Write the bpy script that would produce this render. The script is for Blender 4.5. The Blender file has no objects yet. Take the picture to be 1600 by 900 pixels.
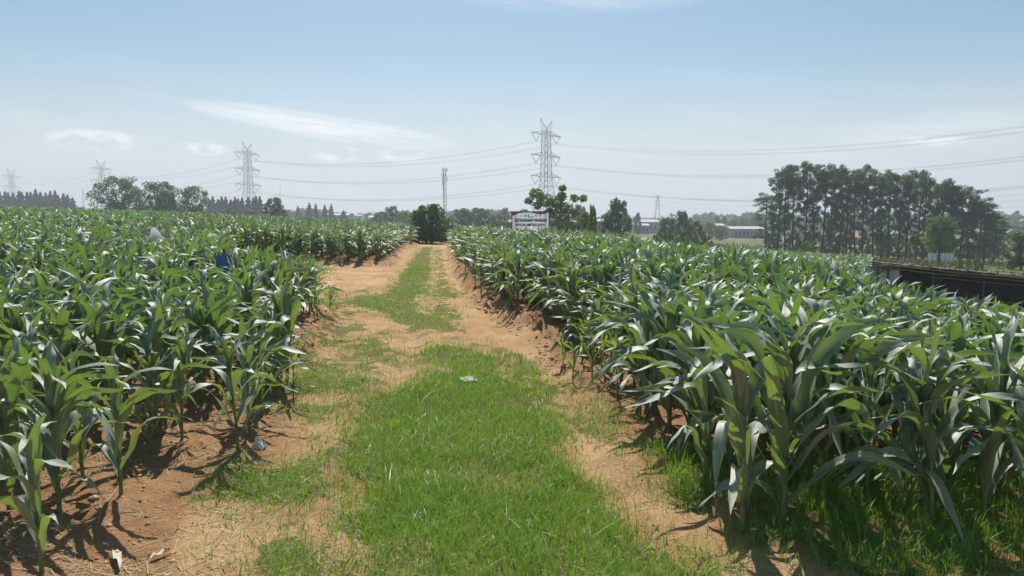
import bpy, math, random
import numpy as np
from mathutils import Vector, Matrix
sc = bpy.context.scene
C = sc.collection
R = math.radians

# ------------------------------------------------------------------ camera, sky, sun, exposure
H = 2.1                      # eye height
F = 1164.0                   # focal length in pixels of the 1600 wide photograph
PITCH = math.atan(107 / F)
cam = bpy.data.objects.new('camera', bpy.data.cameras.new('camera')); C.objects.link(cam)
cam.location = (0, 0, H); cam.rotation_euler = (math.pi / 2 - PITCH, 0, 0)
cam.data.sensor_width = 36; cam.data.lens = 36 * F / 1600
cam.data.clip_start = 0.05; cam.data.clip_end = 12000
sc.camera = cam

SUN_EL, SUN_AZ = 53, -5     # azimuth from +Y, negative is to the left
EXPOSURE = 0.30
SUN_STR, SKY_STR = 5.0, 0.079
HAZE = 0.00080
sc.view_settings.view_transform = 'Standard'; sc.view_settings.look = 'None'
sc.view_settings.gamma = 1; sc.view_settings.exposure = EXPOSURE
sc.view_settings.use_curve_mapping = False
sun = bpy.data.objects.new('sun', bpy.data.lights.new('sun', 'SUN')); C.objects.link(sun)
sun.data.energy = SUN_STR; sun.data.angle = R(0.5); sun.data.color = (1.0, 0.955, 0.88)
sd = Vector((math.sin(R(SUN_AZ)) * math.cos(R(SUN_EL)), math.cos(R(SUN_AZ)) * math.cos(R(SUN_EL)), math.sin(R(SUN_EL))))
sun.rotation_euler = sd.to_track_quat('Z', 'Y').to_euler(); sun.location = (0, 0, 60)

class NT:
    """tiny helper for node trees"""
    def __init__(s, tree): s.t = tree; tree.nodes.clear()
    def n(s, typ, **kw):
        nd = s.t.nodes.new(typ)
        for k, v in kw.items():
            if k.startswith('i_'):
                nd.inputs[k[2:].replace('_', ' ')].default_value = v
            else: setattr(nd, k, v)
        return nd
    def l(s, a, b): s.t.links.new(a, b)
    def math(s, op, a, b=None, c=None, clamp=False):
        nd = s.t.nodes.new('ShaderNodeMath'); nd.operation = op; nd.use_clamp = clamp
        for i, v in enumerate((a, b, c)):
            if v is None: continue
            if isinstance(v, (int, float)): nd.inputs[i].default_value = v
            else: s.l(v, nd.inputs[i])
        return nd.outputs[0]
    def ramp(s, v, a, b, smooth=True):
        nd = s.t.nodes.new('ShaderNodeMapRange'); nd.interpolation_type = 'SMOOTHSTEP' if smooth else 'LINEAR'
        s.l(v, nd.inputs['Value']); nd.inputs['From Min'].default_value = a; nd.inputs['From Max'].default_value = b
        return nd.outputs['Result']
    def mix(s, f, a, b, mode='MIX'):
        nd = s.t.nodes.new('ShaderNodeMix'); nd.data_type = 'RGBA'; nd.blend_type = mode
        for k, v in ((0, f), (6, a), (7, b)):
            if isinstance(v, (int, float)): nd.inputs[k].default_value = v
            elif isinstance(v, tuple): nd.inputs[k].default_value = (*v, 1)[:4]
            else: s.l(v, nd.inputs[k])
        return nd.outputs[2]
    def noise(s, vec, scale, detail=4, rough=.55, dist=0.0):
        nd = s.n('ShaderNodeTexNoise'); nd.inputs['Scale'].default_value = scale; nd.inputs['Detail'].default_value = detail
        nd.inputs['Roughness'].default_value = rough; nd.inputs['Distortion'].default_value = dist
        if vec is not None: s.l(vec, nd.inputs['Vector'])
        return nd.outputs['Fac']

w = bpy.data.worlds.new('World'); sc.world = w; w.use_nodes = True
T = NT(w.node_tree)
sky = T.n('ShaderNodeTexSky', sky_type='NISHITA', sun_disc=False, sun_elevation=R(SUN_EL), sun_rotation=R(SUN_AZ),
          altitude=50, air_density=1.0, dust_density=1.2, ozone_density=1.2)
tc = T.n('ShaderNodeTexCoord'); sep = T.n('ShaderNodeSeparateXYZ'); T.l(tc.outputs['Generated'], sep.inputs[0])
az = T.math('ARCTAN2', sep.outputs[0], sep.outputs[1]); el = T.math('ARCSINE', sep.outputs[2])
cmb = T.n('ShaderNodeCombineXYZ'); T.l(T.math('MULTIPLY', az, 2.2), cmb.inputs[0])
T.l(T.math('MULTIPLY', T.math('ADD', el, T.math('MULTIPLY', az, .11)), 17.0), cmb.inputs[1])
wisp = T.noise(cmb.outputs[0], 1.6, 7, .6, .4)
cmb3 = T.n('ShaderNodeCombineXYZ'); T.l(T.math('MULTIPLY', az, 7.0), cmb3.inputs[0])
T.l(T.math('MULTIPLY', T.math('ADD', el, T.math('MULTIPLY', az, .13)), 75.0), cmb3.inputs[1])
fine = T.noise(cmb3.outputs[0], 1.3, 8, .68, .8)
wisp = T.math('ADD', T.math('MULTIPLY', wisp, .62), T.math('MULTIPLY', fine, .38))
def blob(a0, e0, sa, se, tilt=0.0):
    """soft elliptical patch of the sky round the direction (a0, e0), degrees"""
    da = T.math('SUBTRACT', az, R(a0)); de = T.math('SUBTRACT', el, R(e0))
    de = T.math('SUBTRACT', de, T.math('MULTIPLY', da, tilt))
    q = T.math('ADD', T.math('POWER', T.math('DIVIDE', da, R(sa)), 2.0), T.math('POWER', T.math('DIVIDE', de, R(se)), 2.0))
    return T.math('SUBTRACT', 1.0, q, clamp=True)
cl = T.math('MULTIPLY', T.ramp(wisp, .36, .60), T.math('POWER', blob(-13.6, 6.7, 10.4, 1.0, -.125), .6))
cl = T.math('MULTIPLY', cl, .75)
veil = T.math('MULTIPLY', T.ramp(wisp, .42, .80), T.math('MULTIPLY', T.ramp(el, R(13), R(5)), .34))
top = T.math('MULTIPLY', T.ramp(wisp, .38, .72), T.math('MULTIPLY', blob(7, 17.2, 14, 2.6), .45))
rgt = T.math('MULTIPLY', T.ramp(wisp, .35, .72), T.math('MULTIPLY', blob(30, 5.8, 10, 1.8, .04), .5))
cmb2 = T.n('ShaderNodeCombineXYZ'); T.l(T.math('MULTIPLY', az, 20.0), cmb2.inputs[0]); T.l(T.math('MULTIPLY', el, 46.0), cmb2.inputs[1])
puffn = T.noise(cmb2.outputs[0], 1.4, 5, .55)
puff = None
for (a, e, sa, se) in ((-8.3, 4.85, 1.9, .65), (-13.2, 4.8, 2.0, .7), (-22.4, 4.9, 2.2, .5), (-29, 5.2, 3, .8), (29.5, 5.3, 2.6, .5)):
    b = T.math('MULTIPLY', T.ramp(puffn, .40, .60), T.math('POWER', blob(a, e, sa, se), .6))
    puff = b if puff is None else T.math('MAXIMUM', puff, b)
puff = T.math('MULTIPLY', puff, .85)
cover = T.math('MAXIMUM', T.math('MAXIMUM', cl, veil), T.math('MAXIMUM', T.math('MAXIMUM', top, rgt), puff))
hz = T.math('POWER', T.ramp(el, R(16), R(-1)), 1.9)
hs = T.n('ShaderNodeHueSaturation'); hs.inputs['Hue'].default_value = .484; hs.inputs['Saturation'].default_value = 1.38; hs.inputs['Value'].default_value = .97
T.l(sky.outputs[0], hs.inputs['Color'])
c1 = T.mix(T.math('MULTIPLY', hz, .95), hs.outputs[0], (8.6, 8.95, 9.4))
c2 = T.mix(cover, c1, (12.8, 12.8, 12.8))
bg = T.n('ShaderNodeBackground'); bg.inputs['Strength'].default_value = SKY_STR; T.l(c2, bg.inputs['Color'])
ow = T.n('ShaderNodeOutputWorld'); T.l(bg.outputs[0], ow.inputs['Surface'])

sc.cycles.max_bounces = 7; sc.cycles.diffuse_bounces = 3; sc.cycles.glossy_bounces = 2; sc.cycles.transmission_bounces = 5
sc.cycles.transparent_max_bounces = 8; sc.cycles.volume_bounces = 0
sc.cycles.caustics_reflective = False; sc.cycles.caustics_refractive = False
sc.cycles.use_denoising = True; sc.cycles.sample_clamp_indirect = 5

# ------------------------------------------------------------------ helpers
def ray(px, py):
    c, s = math.cos(PITCH), math.sin(PITCH)
    u, v = px - 800.0, 450.0 - py
    return (u, F * c + v * s, -F * s + v * c)
def PX(px, Y, py=350):
    r = ray(px, py); return r[0] / r[1] * Y
def PZ(py, Y, px=800):
    r = ray(px, py); return H + r[2] / r[1] * Y
def to_px(x, y, z):
    c, s = math.cos(PITCH), math.sin(PITCH)
    zz = z - H; f = y * c - zz * s; u = y * s + zz * c
    f = np.maximum(f, .05)
    return 800 + x / f * F, 450 - u / f * F

def _hash(i, j, seed):
    n = (i.astype(np.int64) * 374761393 + j.astype(np.int64) * 668265263 + seed * 1442695041) & 0x7fffffff
    n = ((n ^ (n >> 13)) * 1274126177) & 0x7fffffff
    n = n ^ (n >> 16)
    return (n & 0xffff) / 65535.0
def vnoise(x, y, seed=0):
    i, j = np.floor(x), np.floor(y); fx, fy = x - i, y - j
    fx = fx * fx * (3 - 2 * fx); fy = fy * fy * (3 - 2 * fy)
    a, b, c, d = _hash(i, j, seed), _hash(i + 1, j, seed), _hash(i, j + 1, seed), _hash(i + 1, j + 1, seed)
    return (a * (1 - fx) + b * fx) * (1 - fy) + (c * (1 - fx) + d * fx) * fy
def fbm(x, y, seed=0, o=4):
    r, a, t = 0, 1.0, 0
    for k in range(o):
        r = r + a * vnoise(x * 2 ** k + 17.3 * k, y * 2 ** k - 9.1 * k, seed + k); t += a; a *= .5
    return r / t
def sstep(a, b, x):
    t = np.clip((x - a) / (b - a), 0, 1); return t * t * (3 - 2 * t)
def softplus(x, k): return k * np.logaddexp(0, x / k)

# field outlines (metres)
def edge_right(y): return np.interp(y, [4, 5, 7, 9, 10.5, 13, 19, 30, 47, 62], [1.75, 1.6, 1.25, 1.0, .9, .75, -.75, -2.05, -3.9, -5.3])
def edge_left(y): return np.interp(y, [3, 4.3, 6.7, 8.5, 12, 15.6, 20, 24], [-2.75, -2.75, -2.35, -2.6, -3.4, -4.0, -5.2, -7.5])
def edge_back(y): return np.interp(y, [31, 45, 62], [-5.4, -6.7, -8.0])
def in_right(x, y):
    return (x > edge_right(y)) & (y > 5.0) & (y < 63) & ~((x > .478 * y + .1) & (y > 17.5 + .4 * np.sin(x)))
def in_left(x, y):
    a = (x < edge_left(y)) & (y > 4.1) & (y < 15.6)
    b = (x < edge_back(y)) & (y > 31.5) & (y < 70)
    c = (x < -.38 * y - .1 + .3 * np.sin(y)) & (y > 4) & (y < 70)
    return a | b | c
def base_h(x, y):
    r = softplus(x - 1.8, 1.0)
    zr = -3.4 * (1 - np.exp(-r / 28)) * (1 + .35 * sstep(70, 110, y) * sstep(20, 60, x))
    l = softplus(-x - 5.5, 2.0)
    zl = 2.9 * (1 - np.exp(-l / 46)) * (1 - .75 * sstep(80, 260, y))
    z = zr + zl - .62 * sstep(4.5, 12, x) * (1 - sstep(24, 42, y)) * sstep(4, 12, y)
    d = np.hypot(x, y)
    return z * (1 - .35 * sstep(400, 1500, d)) - .38 * sstep(34, 58, y) * sstep(-5, 1, x) * (1 - sstep(8, 18, x)) * (1 - sstep(64, 90, y))
def ground_h(x, y, detail=True):
    x = np.asarray(x, float); y = np.asarray(y, float)
    z = base_h(x, y)
    # fields stand a little above the track, with a crumbly bank
    dr = sstep(-.45, .25, x - edge_right(y) + .35 * (fbm(x * 1.3, y * 1.3, 5) - .5)) * sstep(3.0, 6.0, y) * (y < 64)
    dl = sstep(-.5, .2, edge_left(y) - x + .35 * (fbm(x * 1.3, y * 1.3, 6) - .5)) * (1 - sstep(14.5, 16.5, y))
    db = sstep(-.6, .2, edge_back(y) - x + .4 * (fbm(x, y, 7) - .5)) * sstep(30.3, 31.5, y) * (y < 70)
    bank = np.clip(dr + dl + db, 0, 1)
    amp = .06 + .16 * sstep(10.5, 13, y)
    z = z + amp * bank
    ground_h.bank = bank
    if detail:
        near = 1 - sstep(25, 60, np.hypot(x, y))
        edge = 4 * bank * (1 - bank)
        z = z + near * ((fbm(x * .9, y * .9, 11) - .5) * .10 + (fbm(x * 5, y * 5, 12, 3) - .5) * (.032 + .085 * bank + .16 * edge * sstep(9, 13, y)) + (fbm(x * 16, y * 16, 18, 2) - .5) * (.012 + .03 * bank) * (1 - sstep(8, 14, np.hypot(x, y))))
        z = z + near * np.clip(fbm(x * 3.2, y * 3.2, 15, 3) - .52, 0, 1) * (.16 * bank + .75 * edge * sstep(9, 13, y))
        # wheel ruts
        for off in (-1.0, .95):
            cx = np.interp(y, [3, 4.4, 12.4, 30, 58], [.05, 0, -.75, -3.6, -6.3]) + off + .12 * np.sin(y * .7 + off)
            z = z - .075 * np.exp(-((x - cx) / .20) ** 2) * near + .03 * np.exp(-((np.abs(x - cx) - .38) / .12) ** 2) * near * (.5 + fbm(x * 2, y * 2, 19, 2))
    return z

def mesh_np(name, V, Q, mats=(), lf=None, midx=None, smooth=True, tris=False):
    V = np.asarray(V, np.float32).reshape(-1, 3); Q = np.asarray(Q, np.int32)
    k = Q.shape[1]
    me = bpy.data.meshes.new(name)
    me.vertices.add(len(V)); me.vertices.foreach_set('co', V.ravel())
    me.loops.add(Q.size); me.loops.foreach_set('vertex_index', Q.ravel())
    me.polygons.add(len(Q)); me.polygons.foreach_set('loop_start', np.arange(0, Q.size, k, dtype=np.int32))
    if smooth: me.polygons.foreach_set('use_smooth', np.ones(len(Q), bool))
    for m in mats: me.materials.append(m)
    if midx is not None: me.polygons.foreach_set('material_index', np.asarray(midx, np.int32))
    if lf is not None:
        a = me.attributes.new('lf', 'FLOAT_VECTOR', 'POINT'); a.data.foreach_set('vector', np.asarray(lf, np.float32).ravel())
    me.update(calc_edges=True)
    return me
def link(name, me, parent=None, loc=None):
    o = bpy.data.objects.new(name, me); C.objects.link(o)
    if parent is not None: o.parent = parent
    if loc is not None: o.location = loc
    return o
def tag(o, label=None, cat=None, group=None, kind=None):
    for k, v in (('label', label), ('category', cat), ('group', group), ('kind', kind)):
        if v: o[k] = v
    return o
def empty(name, loc=(0, 0, 0), rz=0.0, scale=None):
    o = bpy.data.objects.new(name, None); C.objects.link(o); o.location = loc; o.rotation_euler = (0, 0, rz)
    o.empty_display_size = .2
    if scale: o.scale = (scale,) * 3 if isinstance(scale, (int, float)) else scale
    return o
class MB:
    """collects boxes, bars, tubes and polygons into one mesh"""
    def __init__(s): s.v = []; s.f = []
    def add(s, vs, fs):
        n = len(s.v); s.v += [tuple(v) for v in vs]; s.f += [tuple(i + n for i in f) for f in fs]
    def box(s, c, d, rz=0.0):
        cx, cy, cz = c; a, b, h = d[0] / 2, d[1] / 2, d[2] / 2; co, si = math.cos(rz), math.sin(rz)
        vs = [(cx + x * co - y * si, cy + x * si + y * co, cz + z) for x, y, z in ((-a, -b, -h), (a, -b, -h), (a, b, -h), (-a, b, -h), (-a, -b, h), (a, -b, h), (a, b, h), (-a, b, h))]
        s.add(vs, [(0, 3, 2, 1), (4, 5, 6, 7), (0, 1, 5, 4), (1, 2, 6, 5), (2, 3, 7, 6), (3, 0, 4, 7)])
    def bar(s, p, q, t, t2=None, n=4):
        p, q = Vector(p), Vector(q); d = (q - p)
        if d.length < 1e-6: return
        d.normalize(); a = d.cross(Vector((0, 0, 1)) if abs(d.z) < .9 else Vector((1, 0, 0))).normalized(); b = d.cross(a)
        t2 = t if t2 is None else t2; vs = []
        for pt, r in ((p, t / 2), (q, t2 / 2)):
            for k in range(n):
                an = 2 * math.pi * (k + .5) / n; vs.append(pt + (a * math.cos(an) + b * math.sin(an)) * r * (1.414 if n == 4 else 1))
        s.add(vs, [(k, (k + 1) % n, n + (k + 1) % n, n + k) for k in range(n)] + [tuple(range(n))[::-1], tuple(range(n, 2 * n))])
    def tube(s, pts, rs, n=6):
        pts = [Vector(p) for p in pts]; base = len(s.v); m = len(pts)
        for i, p in enumerate(pts):
            d = (pts[min(i + 1, m - 1)] - pts[max(i - 1, 0)]).normalized()
            a = d.cross(Vector((0, 1, 0)) if abs(d.y) < .9 else Vector((1, 0, 0))).normalized(); b = d.cross(a)
            r = rs[i] if isinstance(rs, (list, tuple)) else rs
            for k in range(n):
                an = 2 * math.pi * k / n; s.v.append(tuple(p + (a * math.cos(an) + b * math.sin(an)) * r))
        for i in range(m - 1):
            for k in range(n):
                s.f.append((base + i * n + k, base + i * n + (k + 1) % n, base + (i + 1) * n + (k + 1) % n, base + (i + 1) * n + k))
        s.f.append(tuple(base + k for k in range(n))[::-1]); s.f.append(tuple(base + (m - 1) * n + k for k in range(n)))
    def build(s, name, mat, parent=None, smooth=False, loc=None):
        me = bpy.data.meshes.new(name); me.from_pydata(s.v, [], s.f)
        if mat: me.materials.append(mat)
        if smooth:
            for p in me.polygons: p.use_smooth = True
        me.update()
        return link(name, me, parent, loc)

# ------------------------------------------------------------------ materials
def mat_plain(name, col, rough=.7, metal=0.0, var=.12, scale=3.0, bump=0.0):
    m = bpy.data.materials.new(name); m.use_nodes = True; t = NT(m.node_tree)
    g = t.n('ShaderNodeNewGeometry'); nz = t.noise(g.outputs['Position'], scale, 5, .6)
    b = t.n('ShaderNodeBsdfPrincipled'); o = t.n('ShaderNodeOutputMaterial')
    dark = tuple(c * (1 - var) for c in col); lite = tuple(min(1, c * (1 + var)) for c in col)
    t.l(t.mix(t.ramp(nz, .3, .7), dark, lite), b.inputs['Base Color'])
    b.inputs['Roughness'].default_value = rough; b.inputs['Metallic'].default_value = metal
    if bump:
        bp = t.n('ShaderNodeBump'); bp.inputs['Strength'].default_value = bump; bp.inputs['Distance'].default_value = .02
        t.l(nz, bp.inputs['Height']); t.l(bp.outputs[0], b.inputs['Normal'])
    t.l(b.outputs[0], o.inputs[0]); return m

def mat_leaf(name, dark, lite, trans, tw=.35, rough=.42, rib=True, spec=.5, sheen_var=0.0):
    m = bpy.data.materials.new(name); m.use_nodes = True; t = NT(m.node_tree)
    at = t.n('ShaderNodeAttribute', attribute_name='lf'); sp = t.n('ShaderNodeSeparateXYZ'); t.l(at.outputs['Vector'], sp.inputs[0])
    oi = t.n('ShaderNodeObjectInfo')
    tint = t.math('FRACT', t.math('ADD', sp.outputs[2], t.math('MULTIPLY', oi.outputs['Random'], .37)))
    col = t.mix(tint, dark, lite); tcol = t.mix(tint, trans, tuple(c * .7 for c in trans))
    b = t.n('ShaderNodeBsdfPrincipled')
    if rib:
        du = t.math('ABSOLUTE', t.math('SUBTRACT', sp.outputs[0], .5))
        r = t.math('MULTIPLY', t.ramp(du, .085, .03), t.ramp(sp.outputs[1], 1.0, .5))
        col = t.mix(t.math('MULTIPLY', r, .7), col, (.26, .36, .15))
        wv = t.math('SINE', t.math('MULTIPLY', sp.outputs[0], 95.0))
        col = t.mix(t.math('MULTIPLY', t.ramp(wv, .2, 1.0), .16), col, lite)
        tip = t.math('MULTIPLY', t.ramp(sp.outputs[1], .93, 1.0), .45)
        col = t.mix(tip, col, (.30, .24, .08))
        bp = t.n('ShaderNodeBump'); bp.inputs['Strength'].default_value = .25; bp.inputs['Distance'].default_value = .002
        t.l(wv, bp.inputs['Height']); t.l(bp.outputs[0], b.inputs['Normal'])
    t.l(col, b.inputs['Base Color']); b.inputs['Roughness'].default_value = rough
    b.inputs['Specular IOR Level'].default_value = spec
    b.inputs['Sheen Weight'].default_value = sheen_var; b.inputs['Sheen Roughness'].default_value = .45
    tr = t.n('ShaderNodeBsdfTranslucent'); t.l(tcol, tr.inputs['Color'])
    mx = t.n('ShaderNodeMixShader'); mx.inputs[0].default_value = tw
    t.l(b.outputs[0], mx.inputs[1]); t.l(tr.outputs[0], mx.inputs[2])
    o = t.n('ShaderNodeOutputMaterial'); t.l(mx.outputs[0], o.inputs[0]); return m

M = {}
M['corn'] = mat_leaf('corn_leaf', (.034, .080, .034), (.064, .140, .044), (.34, .58, .05), .21, .58, True, 2.7, .4)
M['corn_pale'] = mat_leaf('corn_leaf_pale', (.065, .14, .05), (.12, .21, .06), (.42, .62, .07), .30, .45, True, 1.4, .3)
M['stalk'] = mat_plain('corn_stalk', (.11, .17, .055), .55, 0, .25, 14)
M['grass'] = mat_leaf('grass_blade', (.105, .250, .024), (.260, .390, .036), (.36, .62, .05), .32, .45, False, .6)
M['straw'] = mat_leaf('dry_straw', (.34, .26, .13), (.58, .48, .30), (.5, .4, .2), .2, .8, False, .2)
M['eucalyptus'] = mat_leaf('eucalyptus_leaf', (.036, .078, .024), (.105, .165, .046), (.18, .28, .05), .22, .55, False, .35)
M['dark_tree'] = mat_leaf('dark_foliage', (.036, .082, .026), (.100, .175, .044), (.19, .31, .05), .22, .55, False, .35)
M['mid_tree'] = mat_leaf('green_foliage', (.060, .120, .026), (.15, .24, .045), (.28, .44, .06), .28, .5, False, .35)
M['bright_tree'] = mat_leaf('yellow_green_foliage', (.16, .22, .018), (.30, .36, .035), (.40, .46, .05), .28, .5, False, .35)
M['bush_leaf'] = mat_leaf('bush_foliage', (.045, .090, .028), (.12, .19, .045), (.20, .32, .05), .26, .5, False, .35)
M['casuarina'] = mat_leaf('casuarina_needles', (.022, .040, .022), (.045, .068, .034), (.06, .09, .03), .15, .7, False, .2)
M['weed'] = mat_leaf('dull_weeds', (.07, .10, .028), (.17, .17, .06), (.2, .24, .05), .2, .7, False, .2)
M['bark'] = mat_plain('bark', (.12, .10, .08), .9, 0, .4, 4, .4)
M['bark_dark'] = mat_plain('bark_dark', (.05, .045, .04), .9, 0, .35, 4)
M['steel'] = mat_plain('galvanised_steel', (.30, .32, .34), .55, .3, .1, .5)
M['insulator'] = mat_plain('insulator', (.20, .21, .22), .4, 0, .1)
M['wire'] = mat_plain('conductor', (.16, .17, .18), .5, .4, .05)
M['white'] = mat_plain('white_board', (.74, .76, .78), .5, 0, .03)
M['red'] = mat_plain('red_print', (.55, .025, .03), .5, 0, .05)
M['ink'] = mat_plain('black_print', (.012, .013, .03), .6, 0, .05)
M['greyprint'] = mat_plain('grey_print', (.16, .15, .15), .6, 0, .2)
def mat_cloth(name, col, tw):
    m = mat_plain(name, col, .55, 0, .05, 6); t = m.node_tree; b = [n for n in t.nodes if n.type == 'BSDF_PRINCIPLED'][0]; o = [n for n in t.nodes if n.type == 'OUTPUT_MATERIAL'][0]
    tr = t.nodes.new('ShaderNodeBsdfTranslucent'); tr.inputs[0].default_value = (*col, 1); mx = t.nodes.new('ShaderNodeMixShader'); mx.inputs[0].default_value = tw
    t.links.new(b.outputs[0], mx.inputs[1]); t.links.new(tr.outputs[0], mx.inputs[2]); t.links.new(mx.outputs[0], o.inputs[0]); return m
M['banner'] = mat_cloth('white_banner', (.84, .85, .87), .6)
M['blacksteel'] = mat_plain('dark_painted_steel', (.03, .03, .035), .5, .2, .1)

def mat_ground():
    m = bpy.data.materials.new('soil_and_turf'); m.use_nodes = True; t = NT(m.node_tree)
    g = t.n('ShaderNodeNewGeometry'); P = g.outputs['Position']
    at = t.n('ShaderNodeAttribute', attribute_name='lf'); sp = t.n('ShaderNodeSeparateXYZ'); t.l(at.outputs['Vector'], sp.inputs[0])
    veg, field, far = sp.outputs[0], sp.outputs[1], sp.outputs[2]
    n1 = t.noise(P, .8, 6, .6); n2 = t.noise(P, 6, 6, .65); n3 = t.noise(P, 42, 5, .7); n4 = t.noise(P, 150, 3, .6)
    soil = t.mix(t.ramp(n1, .35, .68), (.46, .265, .125), (.60, .385, .205))
    soil = t.mix(t.math('MULTIPLY', t.ramp(n2, .50, .72), .6), soil, (.37, .21, .105))
    w1 = t.noise(P, 2.2, 6, .7, 1.0); soil = t.mix(t.math('MULTIPLY', t.ramp(w1, .50, .68), .6), soil, (.33, .23, .12))
    soil = t.mix(t.math('MULTIPLY', t.ramp(n3, .50, .66), .6), soil, (.27, .16, .095))
    soil = t.mix(t.math('MULTIPLY', t.ramp(n4, .56, .74), .45), soil, (.62, .46, .32))
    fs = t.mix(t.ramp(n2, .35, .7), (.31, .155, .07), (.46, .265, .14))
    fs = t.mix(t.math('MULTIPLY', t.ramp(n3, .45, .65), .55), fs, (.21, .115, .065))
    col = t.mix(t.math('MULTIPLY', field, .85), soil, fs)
    tf = t.mix(n3, (.10, .12, .035), (.19, .16, .07))
    vm = t.math('MULTIPLY', t.ramp(t.math('ADD', veg, t.math('MULTIPLY', t.math('SUBTRACT', n3, .5), .9)), .25, .75), .85)
    col = t.mix(vm, col, tf)
    nf = t.noise(P, .05, 5, .6); nf2 = t.noise(P, .6, 5, .65)
    mead = t.mix(t.ramp(nf, .38, .66), (.095, .115, .032), (.24, .225, .085))
    mead = t.mix(t.math('MULTIPLY', t.ramp(nf2, .45, .7), .5), mead, (.05, .085, .022))
    col = t.mix(far, col, mead)
    b = t.n('ShaderNodeBsdfPrincipled'); b.inputs['Roughness'].default_value = .95; b.inputs['Specular IOR Level'].default_value = .15
    t.l(col, b.inputs['Base Color'])
    bp = t.n('ShaderNodeBump'); bp.inputs['Strength'].default_value = 1.0; bp.inputs['Distance'].default_value = .045
    hsum = t.math('ADD', t.math('MULTIPLY', n2, .5), t.math('ADD', t.math('MULTIPLY', n3, .6), t.math('MULTIPLY', n4, .22)))
    t.l(hsum, bp.inputs['Height']); t.l(bp.outputs[0], b.inputs['Normal'])
    o = t.n('ShaderNodeOutputMaterial'); t.l(b.outputs[0], o.inputs[0]); return m
M['ground'] = mat_ground()
M['clod'] = mat_plain('clod_soil', (.42, .25, .135), .95, 0, .3, 25, .5)

# ------------------------------------------------------------------ where grass grows (patches outlined on the ground)
G = [  # (outline, density, tint bias, height)
    ([(640, 566), (668, 541), (722, 538), (778, 560), (800, 590), (832, 622), (852, 662), (872, 702), (930, 762), (985, 832), (1030, 905), (575, 905), (535, 850), (548, 762), (530, 702), (577, 672), (568, 622), (606, 597), (668, 596), (700, 584), (692, 574), (650, 573)], 1.0, .0, 1.0),
    ([(610, 905), (615, 850), (650, 800), (670, 905)], -.6, 0, 1),
    ([(470, 540), (500, 522), (560, 513), (612, 528), (604, 556), (566, 585), (548, 640), (500, 650), (440, 650), (440, 560)], .62, .4, .8),
    ([(500, 650), (528, 648), (515, 690), (498, 740), (485, 790), (440, 800), (468, 720)], .75, .1, .9),
    ([(345, 745), (420, 725), (470, 760), (480, 800), (440, 835), (330, 845)], .8, .15, 1.0),
    ([(290, 905), (320, 840), (420, 835), (500, 850), (575, 860), (590, 905)], .62, .4, .9),
    ([(555, 470), (600, 462), (622, 442), (645, 455), (656, 488), (715, 508), (728, 520), (655, 510), (600, 492)], .9, .1, .6),
    ([(660, 386), (675, 386), (670, 430), (655, 462), (612, 455), (638, 412)], 1.0, .1, .6),
    ([(520, 480), (560, 452), (572, 445), (600, 462), (575, 500), (530, 512)], .5, .2, .5),
    ([(500, 462), (545, 468), (560, 520), (505, 530), (480, 510)], .5, .3, .6),
    ([(655, 450), (705, 440), (709, 464), (690, 476), (714, 488), (719, 506), (694, 500), (672, 478)], .75, .1, .6),
    ([(680, 390), (691, 390), (700, 445), (684, 445)], .7, .5, .5),
    ([(600, 503), (700, 506), (745, 528), (725, 536), (640, 530), (590, 520)], .32, .3, .6),
    ([(700, 540), (640, 545), (600, 600), (560, 640), (590, 560), (620, 520)], .4, .4, .6),
    ([(728, 528), (790, 543), (852, 560), (880, 605), (910, 650), (960, 684), (925, 690), (868, 640), (818, 592), (780, 556)], .5, .3, .8),
    ([(815, 570), (855, 572), (872, 640), (845, 640)], .6, .2, .9),
    ([(870, 590), (930, 600), (985, 650), (1010, 700), (960, 690), (900, 640)], .3, .3, 1.2),
    ([(1005, 700), (1060, 690), (1150, 720), (1600, 720), (1700, 720), (1700, 905), (1010, 905), (985, 830), (1060, 850), (1140, 840), (1120, 800), (1030, 770)], .6, -.3, 1.35),  # weeds below the right corn: negative tint paints its shade into their colour
    ([(1010, 905), (1010, 870), (1150, 862), (1700, 850), (1700, 905)], .6, .2, 1.1),
    ([(330, 396), (430, 400), (505, 412), (507, 424), (480, 445), (400, 480), (330, 480)], .85, .2, .9),
    ([(500, 455), (520, 450), (528, 475), (510, 480)], .6, .1, .8),
    ([(0, 905), (0, 700), (200, 740), (330, 840), (300, 905)], .14, .3, .7),
    ([(420, 590), (470, 560), (480, 660), (400, 720)], .3, .3, .7),
]
def in_poly(px, py, poly):
    r = np.zeros(px.shape, bool); n = len(poly)
    for i in range(n):
        x1, y1 = poly[i]; x2, y2 = poly[(i + 1) % n]
        if y1 == y2: continue
        c = ((y1 > py) != (y2 > py)) & (px < (x2 - x1) * (py - y1) / (y2 - y1) + x1)
        r ^= c
    return r
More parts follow.
